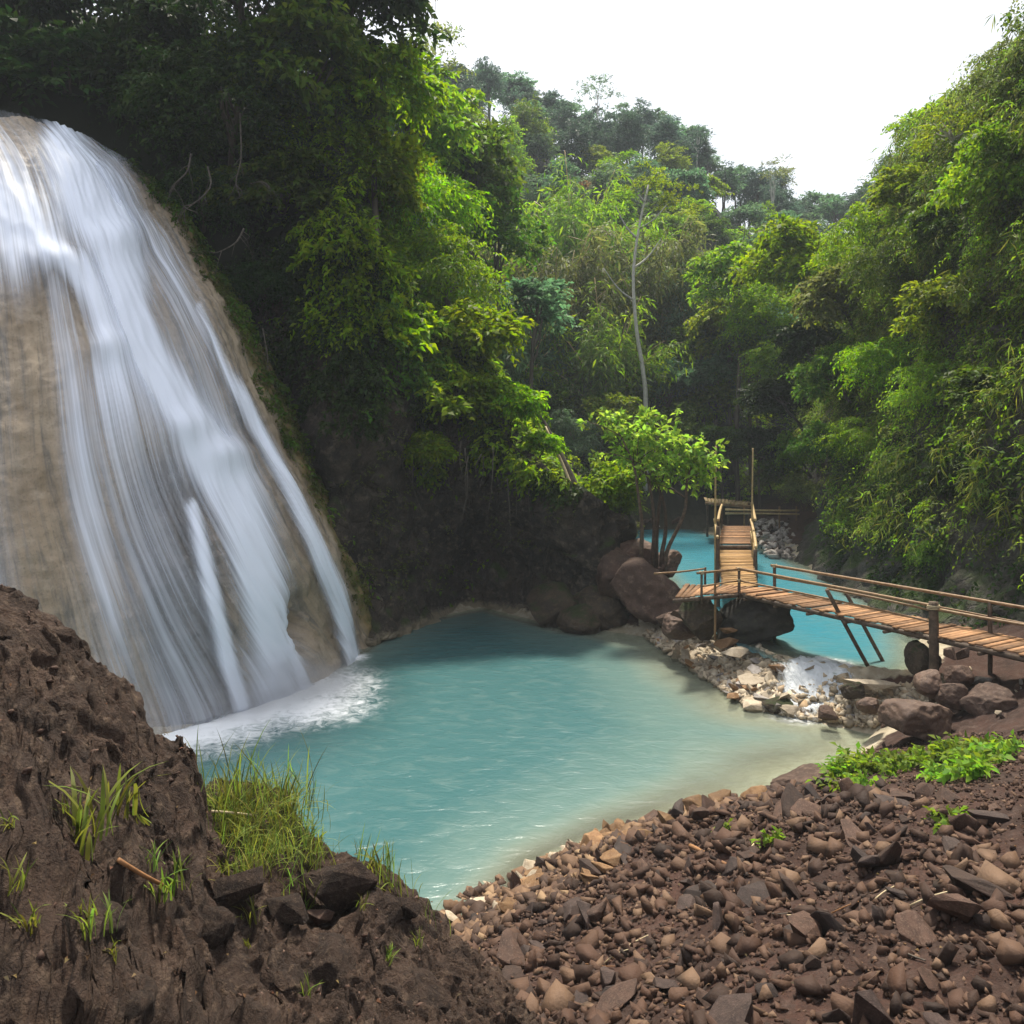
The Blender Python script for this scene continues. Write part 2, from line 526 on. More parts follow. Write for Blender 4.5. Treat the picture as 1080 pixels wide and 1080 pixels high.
def ground():
    def axis(lo, hi, dense, coarse_lo, coarse_hi):
        a = list(np.arange(lo, hi, dense))
        s, x, left = dense, lo, []
        while x > coarse_lo:
            s *= 1.12
            x -= s
            left.append(x)
        s, x, right = dense, hi, []
        while x < coarse_hi:
            s *= 1.12
            right.append(x)
            x += s
        return np.array(left[::-1] + a + right)
    xs = axis(-6, 13, 0.13, -420, 420)
    ys = np.concatenate([[-60, -20, -8, -3], axis(0.5, 34, 0.16, 0, 600)[1:]])
    X, Y = np.meshgrid(xs, ys)
    Z = HN(X, Y)
    sdu = seg_dist(X, Y, RIVER)
    cream = np.maximum(1 - sstep(-0.1, 0.55, Z), (1 - sstep(0.2, 0.9, sdu)) * (Y > 15.5)) * (1 - sstep(1.3, 1.7, Z))
    cream = np.maximum(cream, (1 - sstep(0.3, 1.0, Z)) * (Y > 16.8) * (X > 4.5))
    v = np.stack([X, Y, Z], -1).reshape(-1, 3)
    k = NT('soil')
    q = k.pos()
    n1, n2, n3 = k.noise(0.9, 6, 0.6, q), k.noise(5, 8, 0.65, q), k.noise(30, 6, 0.7, q)
    soil = k.mix(k.ramp(n1, 0.35, 0.65), (0.032, 0.016, 0.011), (0.068, 0.032, 0.022))
    soil = k.mix(k.ramp(n2, 0.45, 0.7), soil, (0.085, 0.053, 0.041))
    soil = k.mix(k.ramp(n3, 0.35, 0.7, 0, 0.6), soil, (0.02, 0.013, 0.01))
    sand = k.mix(k.ramp(n2, 0.35, 0.65), (0.31, 0.255, 0.175), (0.42, 0.365, 0.27))
    sand = k.mix(k.ramp(n1, 0.5, 0.7, 0, 0.6), sand, (0.22, 0.19, 0.11))
    cr = k.math('ADD', k.attr('cream'), k.math('MULTIPLY', k.math('SUBTRACT', n2, 0.5), 0.9))
    col = k.mix(k.ramp(cr, 0.35, 0.65), soil, sand)
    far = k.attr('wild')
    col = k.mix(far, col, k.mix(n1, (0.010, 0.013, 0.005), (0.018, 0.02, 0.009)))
    hgt = k.math('ADD', k.math('MULTIPLY', n2, 0.7), k.math('MULTIPLY', n3, 0.5))
    mat = k.done(k.bsdf(col, 0.9, k.bump(hgt, 0.9, 0.06), 0.25))
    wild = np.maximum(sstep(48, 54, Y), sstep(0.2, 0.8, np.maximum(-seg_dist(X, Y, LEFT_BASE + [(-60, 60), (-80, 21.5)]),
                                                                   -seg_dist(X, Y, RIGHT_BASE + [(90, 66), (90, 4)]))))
    return structure(link('ground', mesh_data('ground', v, grid_faces(len(xs), len(ys)), mat, {'cream': cream, 'wild': wild}, smooth=True)))


# ------------------------------------------------------------------ cliffs
def curtain(name, base, top, offs, mat, ns, nz, zmin=-1.6, amp=0.9, seed=0.0, cell=0.5):
    b = catmull(base, ns)
    t = np.gradient(b, axis=0)
    t /= np.linalg.norm(t, axis=1)[:, None]
    n = np.stack([t[:, 1], -t[:, 0]], -1)
    zt = top(b)
    v = np.linspace(0, 1, nz)
    Z = zmin + (zt[None, :] - zmin) * v[:, None]
    O = offs(b[None, :, 0] + 0 * Z, b[None, :, 1] + 0 * Z, Z, v[:, None] + 0 * Z)
    X = b[None, :, 0] + n[None, :, 0] * O
    Y = b[None, :, 1] + n[None, :, 1] * O
    p = np.stack([X, Y, Z], -1)
    d = amp * (0.7 * fbm(p * 0.35 + seed, 4) + 0.25 * fbm(p * np.array([1.1, 1.1, 0.8]) + seed, 4, ridged=True))
    c1, c2, cv = cellular(p * np.array([0.8, 0.8, 0.6]) + seed + 0.3 * fbm(p * 0.8, 2)[..., None])
    d = d + cell * (cv - 0.5) * sstep(0, 0.12, c2) + 0.12 * fbm(p * 3.1 + seed, 3)
    X = X + n[None, :, 0] * d
    Y = Y + n[None, :, 1] * d
    Z = Z + 0.25 * fbm(p * 0.8 + 9, 3)
    vv = np.stack([X, Y, Z], -1)
    o = structure(link(name, mesh_data(name, vv.reshape(-1, 3), grid_faces(ns, nz), mat, smooth=True)))
    return o, vv, np.stack([n[:, 0], n[:, 1], 0 * n[:, 0]], -1)


def build_cliffs():
    def loff(X, Y, Z, v):
        back = -0.22 * np.maximum(Z - 7, 0)                                    # leans back higher up
        cave = sstep(-3.6, -1.6, X) * (1 - sstep(2.2, 3.6, X))
        o = back + cave * (1.7 * sstep(1.0, 5.0, Z) - 0.4)
        foot = sstep(2.2, 0.0, Z) * 0.5
        return o + foot * (1 - cave * 0.6)
    lc = curtain('cliff', LEFT_BASE, lambda b: left_top(b[:, 0]) + 1.2, loff, M['rock_dark'], 420, 150, amp=1.0)

    def roff(X, Y, Z, v):
        return -0.26 * np.maximum(Z - 2, 0) + sstep(2.5, 0.0, Z) * 0.8 - 0.3 * sstep(1.2, 2.5, Z)
    rc = curtain('cliff', RIGHT_BASE[::-1], lambda b: 0 * b[:, 0] + 21.5, roff, M['rock_right'], 380, 130, amp=1.3, seed=31.0)
    return lc, rc


# ------------------------------------------------------------------ waterfall rock (a travertine apron) and the water on it
ROWS = [
    [(-260, 120, 22), (-120, 118, 22), (-20, 122, 23), (45, 133, 24.3), (80, 146, 25.6), (102, 160, 27.2), (118, 174, 28.4)],
    [(-280, 220, 20), (-120, 205, 20.5), (20, 190, 21.8), (80, 186, 23), (125, 190, 24.8), (155, 198, 26.3), (170, 203, 27.8)],
    [(-290, 320, 18.6), (-120, 300, 19.2), (40, 275, 20.5), (110, 265, 21.8), (165, 262, 23.8), (198, 260, 25.5), (211, 260, 27.0)],
    [(-300, 440, 17.2), (-110, 410, 17.9), (55, 380, 19.3), (150, 362, 20.9), (215, 350, 23), (245, 343, 24.8), (262, 340, 26.6)],
    [(-310, 570, 16), (-110, 540, 16.8), (70, 505, 18.3), (190, 482, 20.1), (265, 468, 22.6), (295, 460, 24.4), (318, 455, 26.3)],
    [(-320, 710, 15), (-110, 680, 15.8), (110, 645, 17.6), (250, 612, 19.7), (330, 588, 22.6), (354, 576, 24.5), (372, 568, 26.4)],
    [(-330, 880, 13.0), (-110, 826, 14.97), (150, 775, 17.47), (322, 722, 21.15), (370, 690, 24.2), (388, 680, 25.2), (402, 670, 26.8)],
]


def apron_grid(nu=260, nv=320):
    ctrl = np.array([[P(*c) for c in r] for r in ROWS])
    low = ctrl[-1].copy()
    low[:, 2] = -1.5
    low[:, 1] -= 0.1
    ctrl = np.concatenate([ctrl, low[None]], 0)
    g = np.stack([catmull(r, nu) for r in ctrl])
    g = np.stack([catmull(g[:, i], nv) for i in range(nu)], 1)
    return g


STREAMS = {   # photo-plan polylines of the flows: (px, py, half width px, strength)
    'main_stream': [[(66, 160, 26, .9), (84, 205, 30, .95), (112, 245, 30, 1.0), (125, 290, 26, 1.15), (140, 350, 22, 1.1), (165, 400, 22, 1.15), (200, 458, 24, 1.2),
                     (232, 500, 25, 1.2), (255, 560, 26, 1.1), (275, 640, 29, 1.0), (290, 735, 34, .9)],
                    [(235, 478, 6, .7), (250, 520, 7, .9), (272, 590, 7, .9), (298, 660, 8, .9), (316, 728, 9, .95)],
                    [(200, 540, 8, .8), (212, 600, 9, .9), (230, 680, 9, .85), (248, 748, 10, .85)]],
    'veil': [[(-60, 200, 60, .7), (20, 240, 40, .75), (60, 275, 14, .9), (88, 300, 14, .9), (104, 340, 16, .8), (112, 375, 22, .8), (118, 420, 36, .62), (140, 500, 50, .40), (168, 600, 60, .32), (195, 765, 70, .29)],
             [(-200, 240, 80, .8), (-120, 420, 90, .7), (-80, 600, 80, .6), (-60, 830, 80, .6)],
             [(150, 235, 10, .45), (180, 300, 20, .5), (205, 380, 22, .40), (230, 450, 18, .40)],
             [(110, 190, 18, .5), (150, 250, 16, .4), (178, 320, 16, .35)],
             [(60, 300, 14, .45), (78, 420, 22, .5), (95, 560, 28, .42), (118, 720, 34, .34)]],
    'side_stream': [[(205, 330, 5, .5), (226, 385, 6, .6), (252, 432, 7, .85), (276, 478, 7, .95), (302, 530, 7, .95), (330, 590, 8, .95), (350, 635, 8, .95), (364, 697, 10, 1.0)]],
}


def build_waterfall():
    g = apron_grid()
    nv, nu = g.shape[:2]
    du, dv = np.gradient(g, axis=1), np.gradient(g, axis=0)
    nrm = np.cross(du, dv)
    nrm /= np.linalg.norm(nrm, axis=-1)[..., None] + 1e-9
    if nrm[nv // 2, nu // 2, 1] > 0:
        nrm = -nrm
    px = 540 + g[..., 0] / g[..., 1] * F
    py = HY + (CAMZ - g[..., 2]) / g[..., 1] * F
    uu, vv = np.meshgrid(np.linspace(0, 1, nu), np.linspace(0, 1, nv))
    flow = np.stack([uu * 26, vv * 7, 0 * uu], -1)
    disp = 0.22 * fbm(g * np.array([0.4, 0.4, 0.22]), 2) + 0.09 * fbm(flow, 3, ridged=True)
    cc1, cc2, ccv = cellular(g * np.array([.9, .9, .55]) + .5 * fbm(g * .9, 3)[..., None])
    fine = 0.14 * fbm(g * np.array([1.2, 1.2, .8]), 4) + 0.08 * fbm(g * 3.0, 4, ridged=True) + 0.16 * (ccv - .5) * sstep(0, .15, cc2) * sstep(.15, .6, uu)
    # ledges the water breaks on
    for lx, ly, r, a in ((120, 255, 26, .25), (105, 372, 24, .25), (235, 482, 24, .22), (190, 455, 24, .15), (60, 280, 24, .2)):
        disp = disp + a * np.exp(-((px - lx) / r) ** 2 - ((py - ly) / (r * .7)) ** 2)
    # broken pockets low on the dry right side
    pock = np.exp(-((px - 318) / 12) ** 2 - ((py - 655) / 24) ** 2)
    disp = disp - 0.9 * pock * np.clip(0.4 + fbm(g * 2.6, 3, ridged=True), -.2, 1)
    calm = 1 - sstep(.86, .97, uu)
    disp, fine = disp * (.25 + .75 * calm), fine * calm
    smooth = g + nrm * disp[..., None]
    rock = smooth + nrm * fine[..., None]

    dens = {}
    for name, lines in STREAMS.items():
        D = np.zeros((nv, nu))
        for ln in lines:
            c = catmull(np.array(ln, float), 80)
            dx = px[..., None] - c[:, 0]
            dy = py[..., None] - c[:, 1]
            dist = np.hypot(dx, dy * 0.6)
            j = np.argmin(dist / c[:, 2], -1)
            dd = np.take_along_axis(dist, j[..., None], -1)[..., 0]
            D = np.maximum(D, c[j, 3] * np.exp(-(dd / c[j, 2]) ** 2 * 1.1))
        dens[name] = D
    wet = np.clip(sum(dens.values()), 0, 1)
    dark = np.exp(-((px - 185 - (py - 600) * 0.12) / 60) ** 2) * sstep(400, 540, py)       # the algae-stained, wet lower face
    # rock
    k = NT('travertine')
    uvn = k.n('ShaderNodeUVMap', uv_map='UVMap')
    mp = k.n('ShaderNodeMapping', i_Vector=uvn.outputs[0])
    mp.inputs['Scale'].default_value = (70, 5, 1)
    st = k.noise(1.0, 6, 0.65, mp.outputs[0], 0.4)
    q = k.pos()
    n1, n2, n3 = k.noise(0.35, 5, 0.6, q), k.noise(2.2, 7, 0.65, q), k.noise(14, 6, 0.7, q)
    col = k.mix(k.ramp(n1, 0.35, 0.65), (0.29, 0.218, 0.142), (0.40, 0.315, 0.22))
    col = k.mix(k.ramp(st, 0.45, 0.7), col, (0.15, 0.135, 0.115))
    col = k.mix(k.ramp(n2, 0.5, 0.75, 0, 0.8), col, (0.40, 0.325, 0.235))
    col = k.mix(k.ramp(n3, 0.5, 0.8, 0, 0.7), col, (0.10, 0.08, 0.06))
    dk = k.math('ADD', k.attr('dark'), k.math('MULTIPLY', k.math('SUBTRACT', st, 0.5), 0.9))
    col = k.mix(k.ramp(dk, 0.25, 0.85, 0, 0.85), col, (0.065, 0.062, 0.06))
    ed = k.math('ADD', k.attr('edge'), k.math('MULTIPLY', k.math('SUBTRACT', n2, 0.5), 0.8))
    col = k.mix(k.ramp(ed, 0.4, 0.8), col, k.mix(k.ramp(n2, 0.35, 0.65), (0.085, 0.095, 0.02), (0.24, 0.165, 0.07)))
    wt = k.attr('wet')
    col = k.mix(k.math('MULTIPLY', wt, 0.25), col, (0.19, 0.175, 0.17))
    rough = k.ramp(wt, 0.0, 0.5, 0.75, 0.38)
    h = k.math('ADD', k.math('ADD', k.math('MULTIPLY', st, 0.8), k.math('MULTIPLY', n2, 0.6)), k.math('MULTIPLY', n3, 0.3))
    mat = k.done(k.bsdf(col, rough, k.bump(h, 0.7, 0.12), 0.4))
    edge = sstep(0.76, 0.90, uu)
    me = mesh_data('rock_face', rock.reshape(-1, 3), grid_faces(nu, nv), mat,
                   {'wet': wet, 'dark': dark, 'edge': edge}, np.stack([uu, vv], -1).reshape(-1, 2), smooth=True)
    structure(link('rock_face', me))
    # flowing water
    w = NT('falling_water')
    uvn = w.n('ShaderNodeUVMap', uv_map='UVMap')
    mp = w.n('ShaderNodeMapping', i_Vector=uvn.outputs[0])
    mp.inputs['Scale'].default_value = (190, 1.7, 1)
    a1 = w.noise(1.0, 7, 0.6, mp.outputs[0], 0.25)
    mp2 = w.n('ShaderNodeMapping', i_Vector=uvn.outputs[0])
    mp2.inputs['Scale'].default_value = (40, 1.8, 1)
    a2 = w.noise(1.0, 4, 0.6, mp2.outputs[0], 0.3)
    d = w.attr('dens')
    s = w.math('ADD', w.math('MULTIPLY', w.math('SUBTRACT', a1, 0.5), 1.0), w.math('MULTIPLY', w.math('SUBTRACT', a2, 0.5), 1.3))
    al = w.math('ADD', d, w.math('MULTIPLY', s, w.ramp(d, 0.0, 0.5, 0.25, 0.75)))
    al = w.ramp(al, 0.02, 0.86, 0.0, 0.99)
    df = w.bsdf((0.83, 0.88, 0.99), 0.5, w.bump(a1, 0.12, 0.06), 0.2)
    tl = w.n('ShaderNodeBsdfTranslucent', i_Color=(0.75, 0.82, 0.92))
    mx = w.n('ShaderNodeMixShader', i_0=0.08)
    w.t.links.new(df.outputs[0], mx.inputs[1])
    w.t.links.new(tl.outputs[0], mx.inputs[2])
    tr = w.n('ShaderNodeBsdfTransparent')
    m2 = w.n('ShaderNodeMixShader', i_0=al)
    w.t.links.new(tr.outputs[0], m2.inputs[1])
    w.t.links.new(mx.outputs[0], m2.inputs[2])
    wm = w.done(m2)
    root = empty('waterfall', P(290, 735, 20.6) * np.array([1, 1, 0]), 'tall white waterfall sliding down the tan rock face into the turquoise pool', 'waterfall')
    off = np.array(root.location)
    F4 = grid_faces(nu, nv)
    for i, (name, D) in enumerate(dens.items()):
        lift = 0.14 + 0.04 * i + 0.10 * D + 0.02 * fbm(np.stack([uu * 60, vv * 4, 0 * uu + i * 9], -1), 3)
        s = (smooth + nrm * lift[..., None]).reshape(-1, 3) - off
        keep = (D.reshape(-1)[F4].max(1) > 0.05) & ((s[:, 2] + off[2])[F4].max(1) > -0.15)
        used = np.unique(F4[keep])
        remap = np.full(nu * nv, -1)
        remap[used] = np.arange(len(used))
        uvm = np.stack([uu + 0.37 * i, vv], -1).reshape(-1, 2)
        me = mesh_data(name, s[used], remap[F4[keep]], wm, {'dens': D.reshape(-1)[used]}, uvm[used], smooth=True)
        link(name, me, root)
    return rock[:, int(nu * .80):], nrm[:, int(nu * .80):]


# ------------------------------------------------------------------ water
def water_mat(name, deep, mid, shallow):
    k = NT(name)
    q = k.pos((1, 1, 1))
    dp = k.attr('depth')
    n1 = k.noise(0.45, 5, 0.6, q, 0.6)
    n2 = k.noise(1.6, 5, 0.6, k.pos((1.0, 1.9, 1), (0, 0, 0.35)), 0.8)
    n3 = k.noise(5.5, 4, 0.55, k.pos((0.8, 1.7, 1), (0, 0, -0.3)), 0.5)
    dd = k.math('ADD', dp, k.math('MULTIPLY', k.math('SUBTRACT', n1, 0.5), k.ramp(dp, 0.2, 1.2, 0.12, 0.9)))
    col = k.mix(k.ramp(dd, 0.35, 1.7), mid, deep)
    col = k.mix(k.ramp(dd, 0.02, 0.55), shallow, col)
    col = k.mix(k.ramp(n2, 0.45, 0.75, 0, 0.22), col, (0.18, 0.235, 0.21))
    fm = k.attr('foam')
    fn = k.noise(3.2, 8, 0.7, k.pos((1, 1, 1), (0, 0, 0.3)), 1.2)
    fo = k.math('ADD', k.math('MULTIPLY', fm, 1.35), k.math('MULTIPLY', k.math('SUBTRACT', fn, 0.5), k.ramp(fm, 0.0, 0.35, 0.0, 1.7)))
    fo = k.ramp(fo, 0.12, 1.1, 0, 1)
    h = k.math('ADD', k.math('MULTIPLY', n2, 0.8), k.math('MULTIPLY', n3, 0.25))
    h = k.math('ADD', h, k.math('MULTIPLY', fo, 0.4))
    nrm = k.bump(h, 0.36, 0.12)
    w = k.bsdf(col, 0.25, nrm, 0.5)
    w.inputs['IOR'].default_value = 1.33
    foam = k.bsdf((0.91, 0.93, 0.95), 0.6, nrm, 0.3)
    mx = k.n('ShaderNodeMixShader', i_0=fo)
    k.t.links.new(w.outputs[0], mx.inputs[1])
    k.t.links.new(foam.outputs[0], mx.inputs[2])
    # milky water hides its bed within half a metre: at the rim the bed shows through
    tr = k.n('ShaderNodeBsdfTransparent', i_Color=(0.86, 0.95, 0.93))
    op = k.math('MAXIMUM', k.ramp(dp, -0.02, 0.42, 0.22, 1.0), fo)
    m2 = k.n('ShaderNodeMixShader', i_0=op)
    k.t.links.new(tr.outputs[0], m2.inputs[1])
    k.t.links.new(mx.outputs[0], m2.inputs[2])
    return k.done(m2)


def water(name, x0, x1, y0, y1, step, z, mat, foam_fn, poly, grow):
    xs, ys = np.arange(x0, x1, step), np.arange(y0, y1, step)
    X, Y = np.meshgrid(xs, ys)
    sd = seg_dist(X, Y, poly)
    dep = z - H(X, Y)
    Fo = foam_fn(X, Y)
    p = np.stack([X * 0.9, Y * 1.5, 0 * X], -1)
    Z = z + 0.018 * fbm(p * 1.3, 3) + 0.05 * Fo * fbm(p * 3, 3)
    F4 = grid_faces(len(xs), len(ys))
    keep = sd.reshape(-1)[F4].min(1) < grow
    used = np.unique(F4[keep])
    rm = np.full(X.size, -1)
    rm[used] = np.arange(len(used))
    v = np.stack([X, Y, Z], -1).reshape(-1, 3)
    me = mesh_data(name, v[used], rm[F4[keep]], mat, {'depth': dep.reshape(-1)[used], 'foam': Fo.reshape(-1)[used]}, smooth=True)
    return structure(link(name, me))


def build_water():
    def pf(X, Y):
        a = seg_dist(X, Y, [(-9.5, 16.2), (-7.6, 17.6), (-5.7, 20.9)], False)
        w = np.interp(X, [-9, -6, -4, -2], [0.9, 1.7, 1.9, 1.6])
        f = np.exp(-(a / w) ** 2) * 0.95
        c = np.exp(-(((X + 5.3) / 1.7) ** 2 + ((Y - 19.4) / 1.5) ** 2)) * 0.8
        b = np.exp(-(((X + 4.9) / 0.45) ** 2 + ((Y - 23.9) / 0.45) ** 2)) * 0.8
        d = np.exp(-(((X - 7.1) / 0.9) ** 2 + ((Y - 18.5) / 0.5) ** 2)) * 0.6
        return np.clip(np.maximum(f, c) + b + d, 0, 1)
    m = water_mat('pool_water', (0.041, 0.110, 0.114), (0.092, 0.156, 0.142), (0.215, 0.22, 0.16))
    water('pool_water', -17, 9.2, 7.5, 32.5, 0.13, 0.0, m, pf, POOL, 0.6)

    def rf(X, Y):
        return np.exp(-(((X - 8.0) / 0.9) ** 2 + ((Y - 20.2) / 0.7) ** 2)) * 0.8
    m2 = water_mat('river_water', (0.022, 0.18, 0.245), (0.05, 0.19, 0.23), (0.2, 0.23, 0.17))
    water('river_water', 5, 15.5, 18, 56, 0.16, RIVER_Z, m2, rf, RIVER, 0.3)


# ------------------------------------------------------------------ leaves
def leaf_arrays(pos, d, up, L, W, curl=0.25):
    """kite leaves folded along the midrib: pos (n,3) base, d (n,3) unit direction, up rough normal"""
    n = len(pos)
    L, W = np.broadcast_to(L, (n,))[:, None], np.broadcast_to(W, (n,))[:, None]
    side = np.cross(d, up)
    side /= np.linalg.norm(side, axis=1)[:, None] + 1e-9
    nn = np.cross(side, d)
    m = pos + d * L * 0.45 + nn * L * curl * 0.25
    tip = pos + d * L - nn * L * curl * 0.5
    v = np.stack([pos, m + side * W * 0.5 + nn * W * 0.18, tip, m - side * W * 0.5 + nn * W * 0.18], 1).reshape(-1, 3)
    f = np.arange(4 * n).reshape(-1, 4)
    return v, f


def unit(v):
    return v / (np.linalg.norm(v, axis=-1, keepdims=True) + 1e-9)


def sprays(rng, origin, out, n_leaf, length, L, W, droop=0.5, spread=0.6, flat=0.7):
    """twigs starting at origin (n,3) growing along out (n,3), each with n_leaf leaves set alternately"""
    n = len(origin)
    out = unit(out + rng.normal(size=(n, 3)) * spread * 0.5)
    length = length * rng.uniform(0.6, 1.3, n)
    t = (np.arange(n_leaf) + 0.6) / n_leaf
    base = origin[:, None] + out[:, None] * (length[:, None] * t)[..., None]
    base[..., 2] -= droop * (length[:, None] * t ** 2)
    tan = out[:, None] * np.ones((1, n_leaf, 1))
    tan = tan.copy()
    tan[..., 2] -= 2 * droop * t
    tan = unit(tan)
    up = unit(np.array([0, 0, 1.0]) * flat + rng.normal(size=(n, 1, 3)) * 0.4)
    side = unit(np.cross(tan, up))
    sg = np.where(np.arange(n_leaf) % 2 == 0, 1.0, -1.0)[None, :, None]
    ang = rng.uniform(0.5, 1.2, (n, n_leaf, 1))
    d = unit(tan * np.cos(ang) + side * np.sin(ang) * sg + rng.normal(size=(n, n_leaf, 3)) * 0.2 - np.array([0, 0, 0.25 * droop]))
    l = L * rng.uniform(0.65, 1.25, (n, n_leaf))
    upn = unit(up + rng.normal(size=(n, n_leaf, 3)) * 0.35)
    return leaf_arrays(base.reshape(-1, 3), d.reshape(-1, 3), upn.reshape(-1, 3), l.ravel(), l.ravel() * W)


def crown_mesh(name, seed, n_clump=26, twigs=26, n_leaf=8, L=0.085, W=0.45, droop=0.45, shape=(1, 1, 0.85), clump_r=0.36, twig=0.26, gap=0.5, flat=0.8):
    """crown of unit radius: leafy clumps spread through an uneven ellipsoid"""
    r = np.random.default_rng(seed)
    c = unit(r.normal(size=(n_clump * 4, 3)))
    c = c[c[:, 2] > -0.55][:n_clump]
    rad = r.uniform(0.35, 0.82, len(c)) * (1 + 0.35 * pnoise(c * 1.7 + seed))
    cen = c * rad[:, None] * np.array(shape)
    V, Fq, n0 = [], [], 0
    for i in range(len(c)):
        m = int(twigs * r.uniform(0.55, 1.4))
        o = unit(r.normal(size=(m, 3)))
        o[:, 2] = np.abs(o[:, 2]) * 0.8 - 0.15
        cr = clump_r * r.uniform(0.6, 1.25)
        org = cen[i] + o * cr * r.uniform(0.15, 0.9, (m, 1)) * np.array([1.1, 1.1, 0.65])
        out = unit(o + c[i] * 0.5 + np.array([0, 0, 0.15]))
        v, f = sprays(r, org, out, n_leaf, twig, L, W, droop, 0.7, flat)
        V.append(v)
        Fq.append(f + n0)
        n0 += len(v)
    return mesh_data(name, np.vstack(V), np.vstack(Fq), M['leaf_mid']), cen


def trunk_mesh(name, seed, cen, r0=0.05, hc=1.0, limb=9, mat='bark'):
    """unit trunk: base at z 0, crown centre at z = hc = 1 (crown of radius about 0.45)"""
    r = np.random.default_rng(seed)
    mb = MB()
    wob = np.cumsum(r.normal(size=(7, 2)) * 0.025, 0)
    z = np.linspace(-0.25, 1.05, 7)
    pts = np.column_stack([wob[:, 0] - wob[4, 0], wob[:, 1] - wob[4, 1], z])
    mb.tube(pts, np.linspace(r0, r0 * 0.45, 7), 7)
    idx = r.permutation(len(cen))[:limb]
    for i in idx:
        zz = r.uniform(0.62, 0.98)
        s = np.array([np.interp(zz, z, pts[:, 0]), np.interp(zz, z, pts[:, 1]), zz])
        e = np.array([0, 0, 1.0]) + cen[i] * 0.42
        mid = (s + e) / 2 + np.array([0, 0, -0.04]) + r.normal(size=3) * 0.03
        mb.tube(catmull([s, mid, e], 6), np.linspace(r0 * 0.4, r0 * 0.12, 6), 5)
    return mb.data(name, M[mat])


PROTO = {}


def protos():
    spec = {
        'broad': dict(n_clump=30, twigs=26, n_leaf=7, L=0.115, W=0.5, droop=0.55, clump_r=0.31),
        'feather': dict(n_clump=28, twigs=26, n_leaf=11, L=0.088, W=0.34, droop=0.8, twig=0.40, clump_r=0.31),
        'bigleaf': dict(n_clump=26, twigs=18, n_leaf=6, L=0.17, W=0.52, droop=0.6, twig=0.30),
        'far': dict(n_clump=26, twigs=22, n_leaf=6, L=0.10, W=0.6, droop=0.3, clump_r=0.30, twig=0.2),
        'tall': dict(n_clump=34, twigs=24, n_leaf=7, L=0.085, W=0.55, droop=0.45, shape=(0.72, 0.72, 1.25)),
        'sparse': dict(n_clump=13, twigs=14, n_leaf=6, L=0.075, W=0.5, droop=0.3, clump_r=0.26, twig=0.2),
    }
    for j, (k, s) in enumerate(spec.items()):
        PROTO[k] = []
        for i in range(3):
            me, cen = crown_mesh('crown_' + k, 100 + 10 * j + i, **s)
            PROTO[k].append((me, trunk_mesh('trunk', 200 + 10 * j + i, cen, mat='pale_bark' if k == 'sparse' else 'bark')))
    # bamboo: arching culms with narrow leaves, unit height 1, origin at the base
    PROTO['bamboo'] = []
    for i in range(3):
        r = np.random.default_rng(400 + i)
        mb = MB()
        V, Fq, n0 = [], [], 0
        for k in range(20):
            a = r.uniform(0, 2 * np.pi)
            lean = r.uniform(0.05, 0.42)
            hh = r.uniform(0.65, 1.05)
            t = np.linspace(0, 1, 12)
            bx = np.cos(a) * (0.03 + lean * t ** 2.4)
            by = np.sin(a) * (0.03 + lean * t ** 2.4)
            pts = np.column_stack([bx, by, hh * (t - 0.22 * lean / 0.4 * t ** 4)])
            mb.tube(pts, np.linspace(0.0055, 0.0015, 12), 5)
            m = 60
            tt = r.uniform(0.28, 1.0, m)
            org = np.column_stack([np.interp(tt, t, pts[:, q]) for q in range(3)])
            out = unit(r.normal(size=(m, 3)) * np.array([1, 1, 0.4]) + np.array([np.cos(a), np.sin(a), 0]) * 0.5)
            v, f = sprays(r, org, out, 8, 0.11, 0.045, 0.2, 0.8, 0.6)
            V.append(v)
            Fq.append(f + n0)
            n0 += len(v)
        PROTO['bamboo'].append((mesh_data('bamboo_leaves', np.vstack(V), np.vstack(Fq), M['leaf_yellow']), mb.data('culms', M['bamboo_pale'])))


_cnt = {}


def tree(kind, centre, R, mat, label, cat='tree', group=None, name='tree', base=None, thick=1.0):
    """crown of radius R around centre; the trunk stands on the ground below (or on base)"""
    i = _cnt.get(kind, 0)
    _cnt[kind] = i + 1
    cm, tm = PROTO[kind][i % 3]
    c = np.asarray(centre, float)
    if base is None:
        base = np.array([c[0], c[1], float(H(c[0], c[1]))])
    base = np.asarray(base, float)
    hc = max(c[2] - base[2], R * 0.5)
    root = empty(name, base, label, cat, group)
    lean = c - base
    s = R / 0.45
    t = link('trunk', tm, root, scale=(s * 0.55 * thick, s * 0.55 * thick, hc))
    t.rotation_euler = (0, 0, RNG.uniform(0, 6.28))
    t.matrix_parent_inverse = Matrix(((1, 0, lean[0] / hc, 0), (0, 1, lean[1] / hc, 0), (0, 0, 1, 0), (0, 0, 0, 1)))
    cr = link('crown', cm, root, loc=(lean[0], lean[1], hc), rot=(RNG.normal() * .12, RNG.normal() * .12, RNG.uniform(0, 6.28)),
              scale=(R * RNG.uniform(.9, 1.1), R * RNG.uniform(.9, 1.1), R * RNG.uniform(.85, 1.1)), mat=M[mat])
    return root


def shrub(kind, centre, R, mat, label, group=None, name='shrub'):
    i = _cnt.get(kind, 0)
    _cnt[kind] = i + 1
    cm, tm = PROTO[kind][i % 3]
    o = link(name, cm, loc=centre, rot=(RNG.normal() * .3, RNG.normal() * .3, RNG.uniform(0, 6.28)),
             scale=(R * RNG.uniform(.85, 1.15), R * RNG.uniform(.85, 1.15), R * RNG.uniform(.8, 1.15)), mat=M[mat])
    return thing(o, label, 'shrub', group)


